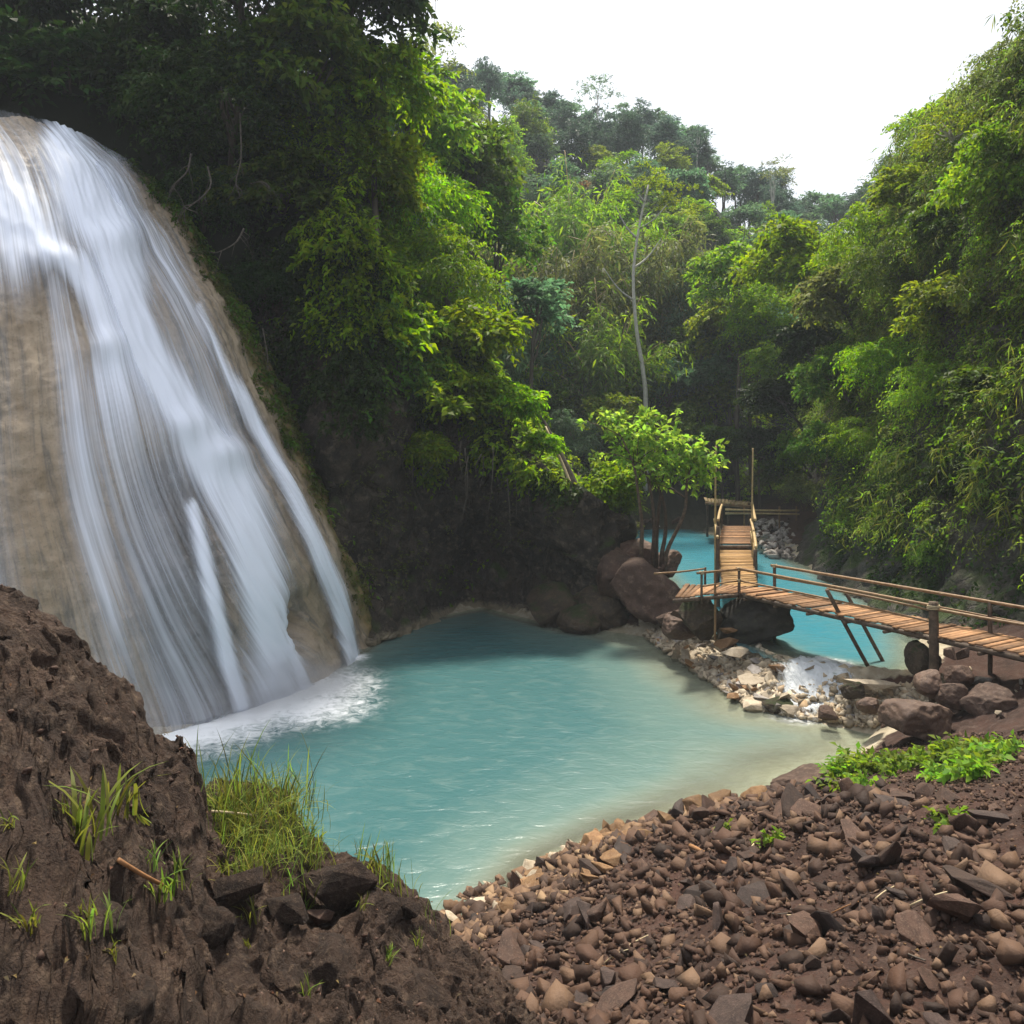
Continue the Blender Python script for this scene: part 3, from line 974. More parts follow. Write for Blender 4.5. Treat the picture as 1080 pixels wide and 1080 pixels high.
# ------------------------------------------------------------------ vegetation clinging to the walls
def cling(name, surf, nrm, count, mat, label, seed, zlo, thr, n_leaf=7, L=0.17, W=0.5, twig=0.45, droop=0.9, keep=None, scale=0.35, out=0.55):
    """leafy sprays rooted all over a wall where a patchy mask lets them grow"""
    r = np.random.default_rng(seed)
    nv, nu = surf.shape[:2]
    m = count * 5
    a, b = r.uniform(0, nv - 1.001, m), r.uniform(0, nu - 1.001, m)
    i, j = a.astype(int), b.astype(int)
    fa, fb = (a - i)[:, None], (b - j)[:, None]
    p = surf[i, j] * (1 - fa) * (1 - fb) + surf[i + 1, j] * fa * (1 - fb) + surf[i, j + 1] * (1 - fa) * fb + surf[i + 1, j + 1] * fa * fb
    n = nrm[np.zeros_like(j) if nrm.shape[0] == 1 else i, j] if nrm.ndim == 3 else nrm[j]
    msk = fbm(p * scale + seed, 4) + 0.35 * fbm(p * scale * 4 + seed, 2)
    ok = (msk > thr - 0.10 * np.clip((p[:, 2] - zlo) / 4, 0, 3)) & (p[:, 2] > zlo + 0.8 * fbm(p * 0.5, 2))
    if keep is not None:
        ok &= keep(p)
    p, n = p[ok][:count], n[ok][:count]
    lump = np.clip(fbm(p * 0.42 + 5, 3) * 2.2 + 0.35, 0, 1.5)
    p = p + n * (lump * out * r.uniform(0.0, 1.0, len(p)))[:, None]
    o = unit(n * 0.9 + np.array([0, 0, 0.35]) + r.normal(size=p.shape) * 0.45)
    v, f = sprays(r, p, o, n_leaf, twig, L, W, droop, 0.8, 0.7)
    return stuff(link(name, mesh_data(name, v, f, M[mat])), label, 'undergrowth')


def build_greenery(lc, rc):
    _, ls, ln = lc
    _, rs, rn = rc
    def bare(p):                                # the bare grey rock low on the wall beside the pile of stones
        px, py = 540 + p[:, 0] / p[:, 1] * F, HY + (CAMZ - p[:, 2]) / p[:, 1] * F
        return ~((np.abs(px - 855 + (py - 540) * 0.15) < 24 + 10 * pnoise(p * .8)) & (py > 475))
    left_hang = lambda p: ~((p[:, 0] > -2.6) & (p[:, 2] < left_top(p[:, 0]) * 0.86 - 0.2)) & ~((p[:, 0] > -6.2) & (p[:, 0] <= -2.6) & (p[:, 2] < 4.0))
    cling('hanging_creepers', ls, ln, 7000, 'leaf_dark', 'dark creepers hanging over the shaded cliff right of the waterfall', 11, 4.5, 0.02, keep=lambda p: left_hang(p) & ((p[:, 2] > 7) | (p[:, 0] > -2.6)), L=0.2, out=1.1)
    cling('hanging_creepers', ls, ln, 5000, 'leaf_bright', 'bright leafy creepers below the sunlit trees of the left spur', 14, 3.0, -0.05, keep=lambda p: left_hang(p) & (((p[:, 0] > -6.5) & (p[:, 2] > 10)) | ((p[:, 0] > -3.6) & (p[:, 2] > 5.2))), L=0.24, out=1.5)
    cling('hanging_creepers', ls, ln, 3500, 'leaf_mid', 'half shaded green creepers left of the cave', 15, 3.0, 0.0, keep=lambda p: left_hang(p) & (p[:, 0] > -5.2) & (p[:, 2] > 7.5), L=0.2, out=1.2)  # middle leaf tone carries the half shade of these creepers
    cling('cliff_moss', ls, ln, 2600, 'leaf_olive', 'low mossy plants in the cracks of the dark cliff', 12, 0.8, 0.16, n_leaf=6, L=0.08, twig=0.22, droop=0.5, out=0.1, keep=lambda p: (p[:, 0] < -2.4) | (p[:, 2] > 2.6))
    foot = lambda p: bare(p) & ((p[:, 2] > 3.4 + 1.6 * pnoise(p * .6)) | (p[:, 1] > 36))
    W = 'wall_greenery'
    cling(W, rs, rn, 9500, 'leaf_mid', 'green leafy undergrowth covering the steep right wall', 21, 2.1, 0.03, L=0.17, twig=0.5, out=1.4, keep=foot)
    cling(W, rs, rn, 6500, 'leaf_olive', 'olive shrubby undergrowth mixed over the right wall', 24, 2.4, 0.04, n_leaf=9, L=0.13, W=0.42, twig=0.55, out=1.5, keep=foot)
    cling(W, rs, rn, 5500, 'leaf_yellow', 'yellow green trailing plants on the sunny faces of the right wall', 22, 2.6, 0.10, n_leaf=10, L=0.15, W=0.36, twig=0.65, droop=0.9, out=1.7, keep=foot)
    cling(W, rs, rn, 6000, 'grass', 'long hanging grass on the right wall', 25, 2.2, 0.06, n_leaf=7, L=0.5, W=0.07, twig=0.3, droop=1.6, out=1.6, keep=foot)
    cling(W, rs, rn, 3500, 'leaf_dark', 'dark undergrowth along the foot of the right wall', 23, 1.5, 0.05, L=0.16, keep=lambda p: (p[:, 2] < 7) & bare(p), out=0.5)


def floor_greenery():
    """low undergrowth on the forest floor of the spur and of the ravine mouth"""
    r = np.random.default_rng(91)
    x, y = np.concatenate([r.uniform(-9, 6, 14000), r.uniform(-9, 30, 30000)]), np.concatenate([r.uniform(27.5, 50, 14000), r.uniform(53, 76, 30000)])
    sdl = -seg_dist(x, y, LEFT_BASE + [(-60, 60), (-80, 21.5)])
    k = np.where(y < 51, sdl > 0.5, (seg_dist(x, y, RIVER) > 0.8)) & (pnoise(np.stack([x * .5, y * .5, 0 * x], -1)) > -0.35)
    x, y = x[k][:15000], y[k][:15000]
    p = np.stack([x, y, H(x, y) + .05], -1)
    v, f = sprays(r, p, r.normal(size=p.shape) * .5 + [0, 0, .8], 7, 0.8, 0.30, 0.45, 0.7, 0.8, 0.8)
    stuff(link('undergrowth', mesh_data('undergrowth', v, f, M['leaf_yellow'])), 'low green undergrowth on the forest floor behind the spur', 'undergrowth')


# ------------------------------------------------------------------ forest
def build_trees():
    T = 'trees crowding the left cliff top'
    left = [   # px, py, distance, radius, prototype, leaf, label
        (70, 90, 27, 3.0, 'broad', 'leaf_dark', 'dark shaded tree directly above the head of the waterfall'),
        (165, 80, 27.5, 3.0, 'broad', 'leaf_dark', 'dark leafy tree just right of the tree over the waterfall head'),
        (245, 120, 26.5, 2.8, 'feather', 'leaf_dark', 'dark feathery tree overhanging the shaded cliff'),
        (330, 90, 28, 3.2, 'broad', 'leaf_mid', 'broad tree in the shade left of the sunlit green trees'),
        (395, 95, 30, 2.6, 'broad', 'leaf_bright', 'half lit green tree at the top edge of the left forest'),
        (20, 15, 28, 3.4, 'broad', 'leaf_dark', 'dark tree at the top left corner'),  # top row: canopy added above the cliff to block skylight
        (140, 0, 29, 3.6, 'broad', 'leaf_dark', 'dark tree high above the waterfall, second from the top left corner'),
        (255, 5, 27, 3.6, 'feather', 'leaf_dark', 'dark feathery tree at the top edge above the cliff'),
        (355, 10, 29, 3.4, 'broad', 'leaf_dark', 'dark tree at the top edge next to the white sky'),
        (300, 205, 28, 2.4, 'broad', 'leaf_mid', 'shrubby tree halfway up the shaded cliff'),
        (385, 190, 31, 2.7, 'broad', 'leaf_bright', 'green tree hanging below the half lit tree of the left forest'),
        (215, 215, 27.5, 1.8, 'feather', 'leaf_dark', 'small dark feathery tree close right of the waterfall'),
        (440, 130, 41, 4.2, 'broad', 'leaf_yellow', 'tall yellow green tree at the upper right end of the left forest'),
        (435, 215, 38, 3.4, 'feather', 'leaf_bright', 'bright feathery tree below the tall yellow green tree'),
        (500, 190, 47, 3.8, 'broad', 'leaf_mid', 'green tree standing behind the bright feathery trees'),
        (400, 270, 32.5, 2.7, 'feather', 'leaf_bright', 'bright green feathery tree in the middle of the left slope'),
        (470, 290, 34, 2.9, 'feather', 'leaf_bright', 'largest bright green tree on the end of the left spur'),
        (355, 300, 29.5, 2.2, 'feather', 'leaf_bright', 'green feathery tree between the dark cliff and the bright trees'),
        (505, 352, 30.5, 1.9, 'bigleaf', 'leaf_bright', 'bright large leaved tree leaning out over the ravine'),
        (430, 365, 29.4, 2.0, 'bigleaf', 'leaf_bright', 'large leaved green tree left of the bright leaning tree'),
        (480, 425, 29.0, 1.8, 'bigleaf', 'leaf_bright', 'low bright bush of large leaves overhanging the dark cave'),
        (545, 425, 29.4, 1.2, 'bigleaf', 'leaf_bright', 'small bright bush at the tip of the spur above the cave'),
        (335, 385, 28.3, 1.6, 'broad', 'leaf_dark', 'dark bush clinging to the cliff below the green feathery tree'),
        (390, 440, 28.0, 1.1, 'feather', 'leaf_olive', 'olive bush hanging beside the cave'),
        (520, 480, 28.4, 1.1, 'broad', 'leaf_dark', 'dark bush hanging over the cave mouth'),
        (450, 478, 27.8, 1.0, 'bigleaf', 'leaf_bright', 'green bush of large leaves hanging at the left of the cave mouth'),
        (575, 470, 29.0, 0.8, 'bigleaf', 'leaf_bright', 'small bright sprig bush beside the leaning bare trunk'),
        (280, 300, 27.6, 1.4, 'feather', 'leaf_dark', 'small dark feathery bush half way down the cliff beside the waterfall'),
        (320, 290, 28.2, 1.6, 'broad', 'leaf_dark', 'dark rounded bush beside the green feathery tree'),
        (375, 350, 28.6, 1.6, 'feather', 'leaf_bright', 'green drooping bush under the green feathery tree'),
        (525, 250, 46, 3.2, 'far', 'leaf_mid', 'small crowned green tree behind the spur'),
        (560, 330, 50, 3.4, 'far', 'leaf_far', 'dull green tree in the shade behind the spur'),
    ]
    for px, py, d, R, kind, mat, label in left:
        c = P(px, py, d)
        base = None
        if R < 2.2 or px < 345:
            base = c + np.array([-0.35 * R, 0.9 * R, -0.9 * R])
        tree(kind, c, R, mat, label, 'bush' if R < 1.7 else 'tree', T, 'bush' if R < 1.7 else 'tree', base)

    # right wall: shrubs and small trees
    T = 'shrubs and trees on the right wall'
    right = [
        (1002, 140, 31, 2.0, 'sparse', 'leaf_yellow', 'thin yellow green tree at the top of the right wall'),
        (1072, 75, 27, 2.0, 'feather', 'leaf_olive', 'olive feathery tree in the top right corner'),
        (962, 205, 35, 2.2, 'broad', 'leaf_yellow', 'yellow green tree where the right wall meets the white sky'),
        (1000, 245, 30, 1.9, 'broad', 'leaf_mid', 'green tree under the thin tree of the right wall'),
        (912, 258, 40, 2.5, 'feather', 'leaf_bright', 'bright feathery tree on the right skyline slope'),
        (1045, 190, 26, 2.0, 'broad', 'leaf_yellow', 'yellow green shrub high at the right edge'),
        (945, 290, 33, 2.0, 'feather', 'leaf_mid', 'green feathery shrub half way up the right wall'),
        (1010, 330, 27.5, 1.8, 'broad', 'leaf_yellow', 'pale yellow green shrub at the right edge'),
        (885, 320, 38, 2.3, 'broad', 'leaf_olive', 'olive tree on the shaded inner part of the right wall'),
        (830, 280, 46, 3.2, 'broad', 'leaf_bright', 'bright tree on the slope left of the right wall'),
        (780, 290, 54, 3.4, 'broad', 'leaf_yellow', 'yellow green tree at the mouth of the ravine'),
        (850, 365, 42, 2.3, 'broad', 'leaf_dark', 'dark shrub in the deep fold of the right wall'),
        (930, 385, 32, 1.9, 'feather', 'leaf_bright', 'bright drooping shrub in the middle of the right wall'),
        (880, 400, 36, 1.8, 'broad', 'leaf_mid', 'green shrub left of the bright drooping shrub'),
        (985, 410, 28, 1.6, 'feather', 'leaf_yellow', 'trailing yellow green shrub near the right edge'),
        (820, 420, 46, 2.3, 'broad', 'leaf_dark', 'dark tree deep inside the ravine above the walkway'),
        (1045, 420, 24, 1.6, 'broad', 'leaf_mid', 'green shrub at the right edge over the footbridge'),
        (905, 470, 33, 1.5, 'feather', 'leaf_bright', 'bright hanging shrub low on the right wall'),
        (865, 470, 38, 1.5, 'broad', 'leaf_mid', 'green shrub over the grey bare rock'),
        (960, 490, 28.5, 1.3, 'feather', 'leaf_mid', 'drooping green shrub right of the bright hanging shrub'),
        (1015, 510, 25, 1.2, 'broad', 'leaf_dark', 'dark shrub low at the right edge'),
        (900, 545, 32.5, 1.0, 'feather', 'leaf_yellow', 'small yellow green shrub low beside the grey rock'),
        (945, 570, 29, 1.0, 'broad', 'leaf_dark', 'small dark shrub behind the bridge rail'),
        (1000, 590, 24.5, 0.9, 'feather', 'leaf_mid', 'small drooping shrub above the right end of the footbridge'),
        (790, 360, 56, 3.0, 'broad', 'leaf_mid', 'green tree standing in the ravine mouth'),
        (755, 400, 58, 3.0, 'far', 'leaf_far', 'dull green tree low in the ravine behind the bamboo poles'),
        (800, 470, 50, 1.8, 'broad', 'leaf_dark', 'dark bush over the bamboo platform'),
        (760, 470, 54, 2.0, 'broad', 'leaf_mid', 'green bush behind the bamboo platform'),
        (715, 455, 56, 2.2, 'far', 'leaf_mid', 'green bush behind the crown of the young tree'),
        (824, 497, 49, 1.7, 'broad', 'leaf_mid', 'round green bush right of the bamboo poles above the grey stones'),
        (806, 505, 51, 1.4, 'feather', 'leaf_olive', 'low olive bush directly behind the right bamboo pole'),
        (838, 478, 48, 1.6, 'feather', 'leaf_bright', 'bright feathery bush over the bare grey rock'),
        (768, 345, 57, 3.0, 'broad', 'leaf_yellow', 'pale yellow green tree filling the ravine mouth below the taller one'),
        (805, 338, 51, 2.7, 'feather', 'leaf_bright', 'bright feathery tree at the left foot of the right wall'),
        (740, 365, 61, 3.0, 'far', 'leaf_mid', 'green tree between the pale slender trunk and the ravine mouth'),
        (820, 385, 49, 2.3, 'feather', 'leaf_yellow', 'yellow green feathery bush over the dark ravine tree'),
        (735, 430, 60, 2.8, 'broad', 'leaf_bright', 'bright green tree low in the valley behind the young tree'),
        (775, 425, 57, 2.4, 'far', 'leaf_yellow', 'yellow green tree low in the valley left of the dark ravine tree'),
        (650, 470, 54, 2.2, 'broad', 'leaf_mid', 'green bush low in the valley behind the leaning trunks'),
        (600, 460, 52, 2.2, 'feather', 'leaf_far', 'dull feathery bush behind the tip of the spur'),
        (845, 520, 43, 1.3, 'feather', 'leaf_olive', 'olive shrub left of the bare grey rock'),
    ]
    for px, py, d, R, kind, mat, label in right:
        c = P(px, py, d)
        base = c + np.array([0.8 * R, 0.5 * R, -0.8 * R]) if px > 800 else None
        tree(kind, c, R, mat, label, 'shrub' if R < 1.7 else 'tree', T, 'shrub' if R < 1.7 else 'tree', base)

    # the far slope, tree by tree, from the ravine up to the ridge
    r = np.random.default_rng(55)
    rows = np.concatenate([np.arange(55, 90, 4.0), np.arange(90, 126, 5.0)])
    for Y in rows:
        step = 4.6 if Y < 80 else 5.4
        for X in np.arange((400 - 540) / F * Y, (985 - 540) / F * Y, step):
            x, y = X + r.normal() * 1.3, Y + r.normal() * 1.2
            px = 540 + x / y * F
            if Y < 62 and 735 < px < 850:
                continue
            z = float(H(x, y))
            R = r.uniform(2.3, 3.5) * (1.0 if Y < 90 else 1.1)
            u = r.random()
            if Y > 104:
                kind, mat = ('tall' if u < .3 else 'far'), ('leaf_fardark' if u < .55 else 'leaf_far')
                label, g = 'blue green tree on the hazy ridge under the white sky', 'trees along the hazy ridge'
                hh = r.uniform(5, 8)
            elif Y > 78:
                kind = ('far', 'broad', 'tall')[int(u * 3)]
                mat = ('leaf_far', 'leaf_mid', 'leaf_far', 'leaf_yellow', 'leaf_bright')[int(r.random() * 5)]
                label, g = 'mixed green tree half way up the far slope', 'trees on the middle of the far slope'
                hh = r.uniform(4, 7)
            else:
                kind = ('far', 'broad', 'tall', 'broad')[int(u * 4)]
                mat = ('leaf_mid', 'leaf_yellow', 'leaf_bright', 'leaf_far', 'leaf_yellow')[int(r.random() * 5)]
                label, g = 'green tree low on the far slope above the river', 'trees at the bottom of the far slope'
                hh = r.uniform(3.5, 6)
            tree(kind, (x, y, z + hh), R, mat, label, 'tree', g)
    # marked individuals of the far slope
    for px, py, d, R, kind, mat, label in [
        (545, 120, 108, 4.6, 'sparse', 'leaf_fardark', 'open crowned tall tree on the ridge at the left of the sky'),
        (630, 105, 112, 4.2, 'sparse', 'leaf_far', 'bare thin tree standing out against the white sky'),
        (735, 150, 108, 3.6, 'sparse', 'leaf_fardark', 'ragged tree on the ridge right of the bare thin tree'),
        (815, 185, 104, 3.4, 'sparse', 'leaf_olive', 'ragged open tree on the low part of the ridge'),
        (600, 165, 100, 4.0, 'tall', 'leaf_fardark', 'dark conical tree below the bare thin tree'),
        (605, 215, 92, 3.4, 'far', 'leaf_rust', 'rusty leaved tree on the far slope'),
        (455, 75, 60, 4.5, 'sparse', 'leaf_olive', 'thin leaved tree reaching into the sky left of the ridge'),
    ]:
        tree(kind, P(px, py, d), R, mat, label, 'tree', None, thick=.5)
    # bamboo clumps
    for px, py, d, h, mat, label in [
        (585, 505, 62, 17, 'leaf_olive', 'tall arching bamboo clump behind the spur'),
        (640, 500, 58, 14, 'leaf_yellow', 'arching bamboo clump behind the young tree'),
        (535, 470, 56, 15, 'leaf_far', 'bamboo clump in the shade right beside the spur'),
        (690, 490, 66, 17, 'leaf_olive', 'dull bamboo clump in the middle of the far slope'),
        (610, 480, 72, 19, 'leaf_yellow', 'tallest yellow bamboo clump on the far slope'),
        (735, 480, 64, 13, 'leaf_far', 'blue green bamboo clump near the ravine mouth')]:
        c = P(px, py, d)
        i = _cnt.get('bamboo', 0)
        _cnt['bamboo'] = i + 1
        lm, cm = PROTO['bamboo'][i % 3]
        root = empty('bamboo_clump', (c[0], c[1], float(H(c[0], c[1]))), label, 'bamboo', 'bamboo clumps on the far slope')
        link('culms', cm, root, scale=h)
        link('leaves', lm, root, scale=h, mat=M[mat])
    # the pale slender trunk in the middle, with a thin yellow crown
    d = 55
    pts = [P(681, 425, d), P(678, 390, d), P(671, 345, d), P(668, 290, d), P(674, 240, d), P(684, 195, d)]
    base = np.array([pts[0][0], pts[0][1], float(H(pts[0][0], pts[0][1]))])
    root = empty('slender_tree', base, 'slender tree with a pale bare trunk in front of the far forest', 'tree')
    mb = MB()
    pl = catmull([base - [0, 0, .5]] + pts, 30) - base
    mb.tube(pl, np.linspace(0.2, 0.06, 30), 8)
    for k, (a, dx, dz) in enumerate([(17, -2.2, 2.2), (20, 2.0, 2.2), (23, -1.6, 2.2), (24, 1.9, 1.6), (27, -1.0, 1.6)]):
        mb.tube(catmull([pl[a], pl[a] + [dx * .5, -.2, dz * .35], pl[a] + [dx, -.4, dz]], 8), np.linspace(.09, .03, 8), 5)
    mb.build('trunk', M['pale_bark'], root)
    for dx, dz, R in ((0, 0, 2.6), (-2.2, -1.6, 2.0), (2.4, -1.4, 2.2), (0.8, -3.6, 1.7)):
        link('crown', PROTO['sparse'][0][0], root, loc=pl[-1] + np.array([dx, 0.2 * dx, dz]), rot=(0, 0, dx), scale=R, mat=M['leaf_yellow'])


def build_young_tree():
    d = 27.6
    base = P(691, 590, d)
    root = empty('young_tree', base, 'young tree with thin dark stems and big lime leaves on the boulders', 'tree')
    mb = MB()
    tips = []
    for k, (sx, sy, path) in enumerate([
            (676, 585, [(676, 585), (677, 555), (673, 520), (668, 490), (655, 460)]),
            (692, 588, [(692, 588), (693, 555), (697, 520), (702, 492), (722, 475)]),
            (697, 588, [(697, 588), (702, 560), (700, 530), (690, 500), (684, 462)]),
            (701, 590, [(701, 590), (706, 575), (722, 540), (725, 505), (735, 480)]),
            (688, 588, [(688, 588), (690, 560), (688, 530), (682, 500), (672, 480)])]):
        dz = (-0.3, 0.2, 0.5, -0.2, -0.5)[k]
        pl = catmull([P(x, y, d + dz * min(1, (590 - y) / 60)) for x, y in path], 16) - base
        pl[0, 2] -= 0.4
        mb.tube(pl, np.linspace(0.085, 0.03, 16), 6)
        for q in (9, 11, 13, 15):
            for s in range(2):
                e = pl[q] + np.array([RNG.normal() * .55, RNG.normal() * .5, RNG.uniform(.2, .75)])
                mb.tube(catmull([pl[q], (pl[q] + e) / 2 + [0, 0, .08], e], 5), np.linspace(.022, .009, 5), 4)
                tips.append(e)
    mb.build('stems', M['dark_wood'], root)
    r = np.random.default_rng(9)
    cl = [(655, 450, .55), (668, 465, .7), (690, 460, .7), (700, 478, .8), (722, 478, .75), (740, 478, .6), (748, 492, .4), (715, 497, .7), (735, 500, .5), (676, 485, .6), (645, 440, .3), (684, 442, .4), (660, 480, .5)]
    O, U = [], []
    for px, py, R in cl:
        c = P(px, py, d) - base
        m = int(30 * R / .6)
        o = unit(r.normal(size=(m, 3)))
        O.append(c + o * R * r.uniform(.1, .95, (m, 1)))
        U.append(unit(o + np.array([0, 0, .5])))
    for t in tips:
        O.append(t[None] + r.normal(size=(3, 3)) * .1)
        U.append(unit(r.normal(size=(3, 3)) + np.array([0, 0, .4])))
    v, f = sprays(r, np.vstack(O), np.vstack(U), 5, 0.34, 0.25, 0.48, 0.35, 0.8, 0.6)
    link('crown', mesh_data('crown', v, f, M['leaf_lime']), root)
    # bright bush and leaning bare trunk left of it
    tree('bigleaf', P(642, 512, 29.2), 1.15, 'leaf_bright', 'bright green bush at the foot of the leaning bare trunk', 'bush', None, 'bush', P(640, 560, 29.2))
    shrub('feather', P(655, 535, 28.6), 0.8, 'leaf_mid', 'drooping green bush between the cave rock and the young tree')
    for nm, a, b, r0, r1, mat, lab in [
            ('leaning_trunk', (615, 530, 29.6), (566, 432, 30.6), 0.17, 0.10, 'bark', 'thick leaning bare trunk rising from the end of the spur'),
            ('leaning_trunk', (605, 520, 29.4), (575, 450, 30.2), 0.07, 0.05, 'straw', 'thin pale leaning trunk beside the thick leaning one')]:
        p = catmull([P(*a), (P(*a) + P(*b)) / 2 + [0.1, 0, -.12], P(*b)], 10)
        mb = MB()
        mb.tube(p - p[0], np.linspace(r0, r1, 10), 8)
        thing(mb.build(nm, M[mat], None, loc=p[0]), lab, 'tree trunk')


def build_vines():
    for pts, lab in [
            ([(212, 172, 25.6), (208, 190, 25.4), (195, 203, 25.2), (190, 212, 25.2)], 'short curved root hanging right of the waterfall head'),
            ([(229, 185, 25.8), (232, 205, 25.6), (216, 222, 25.4), (205, 226, 25.3), (218, 232, 25.3)], 'hooked pale root hanging on the dark cliff'),
            ([(262, 130, 26.4), (263, 175, 26.2), (258, 200, 26.0), (262, 215, 26)], 'long straight root hanging down the dark cliff'),
            ([(266, 248, 26.2), (258, 262, 26), (240, 272, 25.8), (230, 272, 25.8)], 'low arching pale root under the hooked root'),
            ([(292, 205, 27), (284, 200, 26.8), (272, 202, 26.7)], 'small forked pale root right of the hooked root'),
            ([(285, 350, 26.8), (290, 380, 26.6), (288, 398, 26.5)], 'short root hanging above the mossy edge')]:
        p = catmull([P(*q) - np.array([0, .8, 0]) for q in pts], 16)
        mb = MB()
        mb.tube(p - p[0], np.linspace(.03, .012, 16), 5)
        for q in range(5):                        # rootlets
            a = p[RNG.integers(1, 13)] - p[0]
            e = a + np.array([RNG.normal() * .25, RNG.normal() * .1, -RNG.uniform(.3, 1.1)])
            mb.tube(catmull([a, (a + e) / 2 + np.array([RNG.normal() * .12, 0, 0]), e], 7), np.linspace(.014, .005, 7), 4)
        thing(mb.build('hanging_root', M['root'], None, loc=p[0]), lab, 'root', 'roots on the shaded cliff')


def build_lianas():
    r = np.random.default_rng(72)
    for k in range(22):
        px = r.uniform(400, 610)
        top = np.interp(px, [400, 440, 560, 610], [440, 470, 500, 545]) + r.uniform(-20, 12)
        d = 27.2 + r.uniform(-.3, .4)
        a = P(px, top, d)
        L = r.uniform(.8, 3.0)
        p = catmull([a, a + [r.normal() * .12, .1, -L * .5], a + [r.normal() * .25, .15, -L]], 12) - a
        mb = MB()
        mb.tube(p, np.linspace(.022, .008, 12), 5)
        thing(mb.build('liana', M['root'], None, loc=a), 'thin liana hanging from the bushes in front of the dark cave', 'liana', 'lianas over the cave')


# ------------------------------------------------------------------ stones
def hull_stone(name, seed, n=13, bevel=0.07, flat=0.75):
    r = np.random.default_rng(seed)
    bm = bmesh.new()
    pts = unit(r.normal(size=(n, 3))) * r.uniform(.75, 1.05, (n, 1)) * np.array([1, r.uniform(.6, .95), flat * r.uniform(.7, 1.1)])
    vs = [bm.verts.new(p) for p in pts]
    bmesh.ops.convex_hull(bm, input=vs)
    bmesh.ops.delete(bm, geom=[v for v in bm.verts if not v.link_faces], context='VERTS')
    bmesh.ops.bevel(bm, geom=bm.edges[:], offset=bevel, segments=2, profile=0.6, affect='EDGES', clamp_overlap=True)
    bmesh.ops.triangulate(bm, faces=bm.faces[:])
    bmesh.ops.subdivide_edges(bm, edges=[e for e in bm.edges if e.calc_length() > .3], cuts=1, use_grid_fill=True)
    for v in bm.verts:
        v.co += v.normal * 0.05 * float(fbm(np.array(v.co) * 2.6 + seed, 3))
    me = bpy.data.meshes.new(name)
    bm.to_mesh(me)
    bm.free()
    me.materials.append(M['stone_brown'])
    return me


def boulder_mesh(name, seed, cuts=15, sub=5, rough=0.13):
    r = np.random.default_rng(seed)
    bm = bmesh.new()
    bmesh.ops.create_icosphere(bm, subdivisions=sub, radius=1)
    co = np.array([v.co for v in bm.verts])
    for k in range(cuts):
        n = unit(r.normal(size=3))
        h = r.uniform(.55, .86)
        over = np.maximum(co @ n - h, 0)
        co = co - n * (over * 0.92)[:, None]
    nrm = unit(co)
    co = co + nrm * (rough * fbm(co * 1.6 + seed, 5) + rough * .6 * fbm(co * 3.5 + seed, 3, ridged=True))[:, None]
    for v, c in zip(bm.verts, co):
        v.co = c
    for f in bm.faces:
        f.smooth = True
    me = bpy.data.meshes.new(name)
    bm.to_mesh(me)
    bm.free()
    me.materials.append(M['boulder'])
    return me


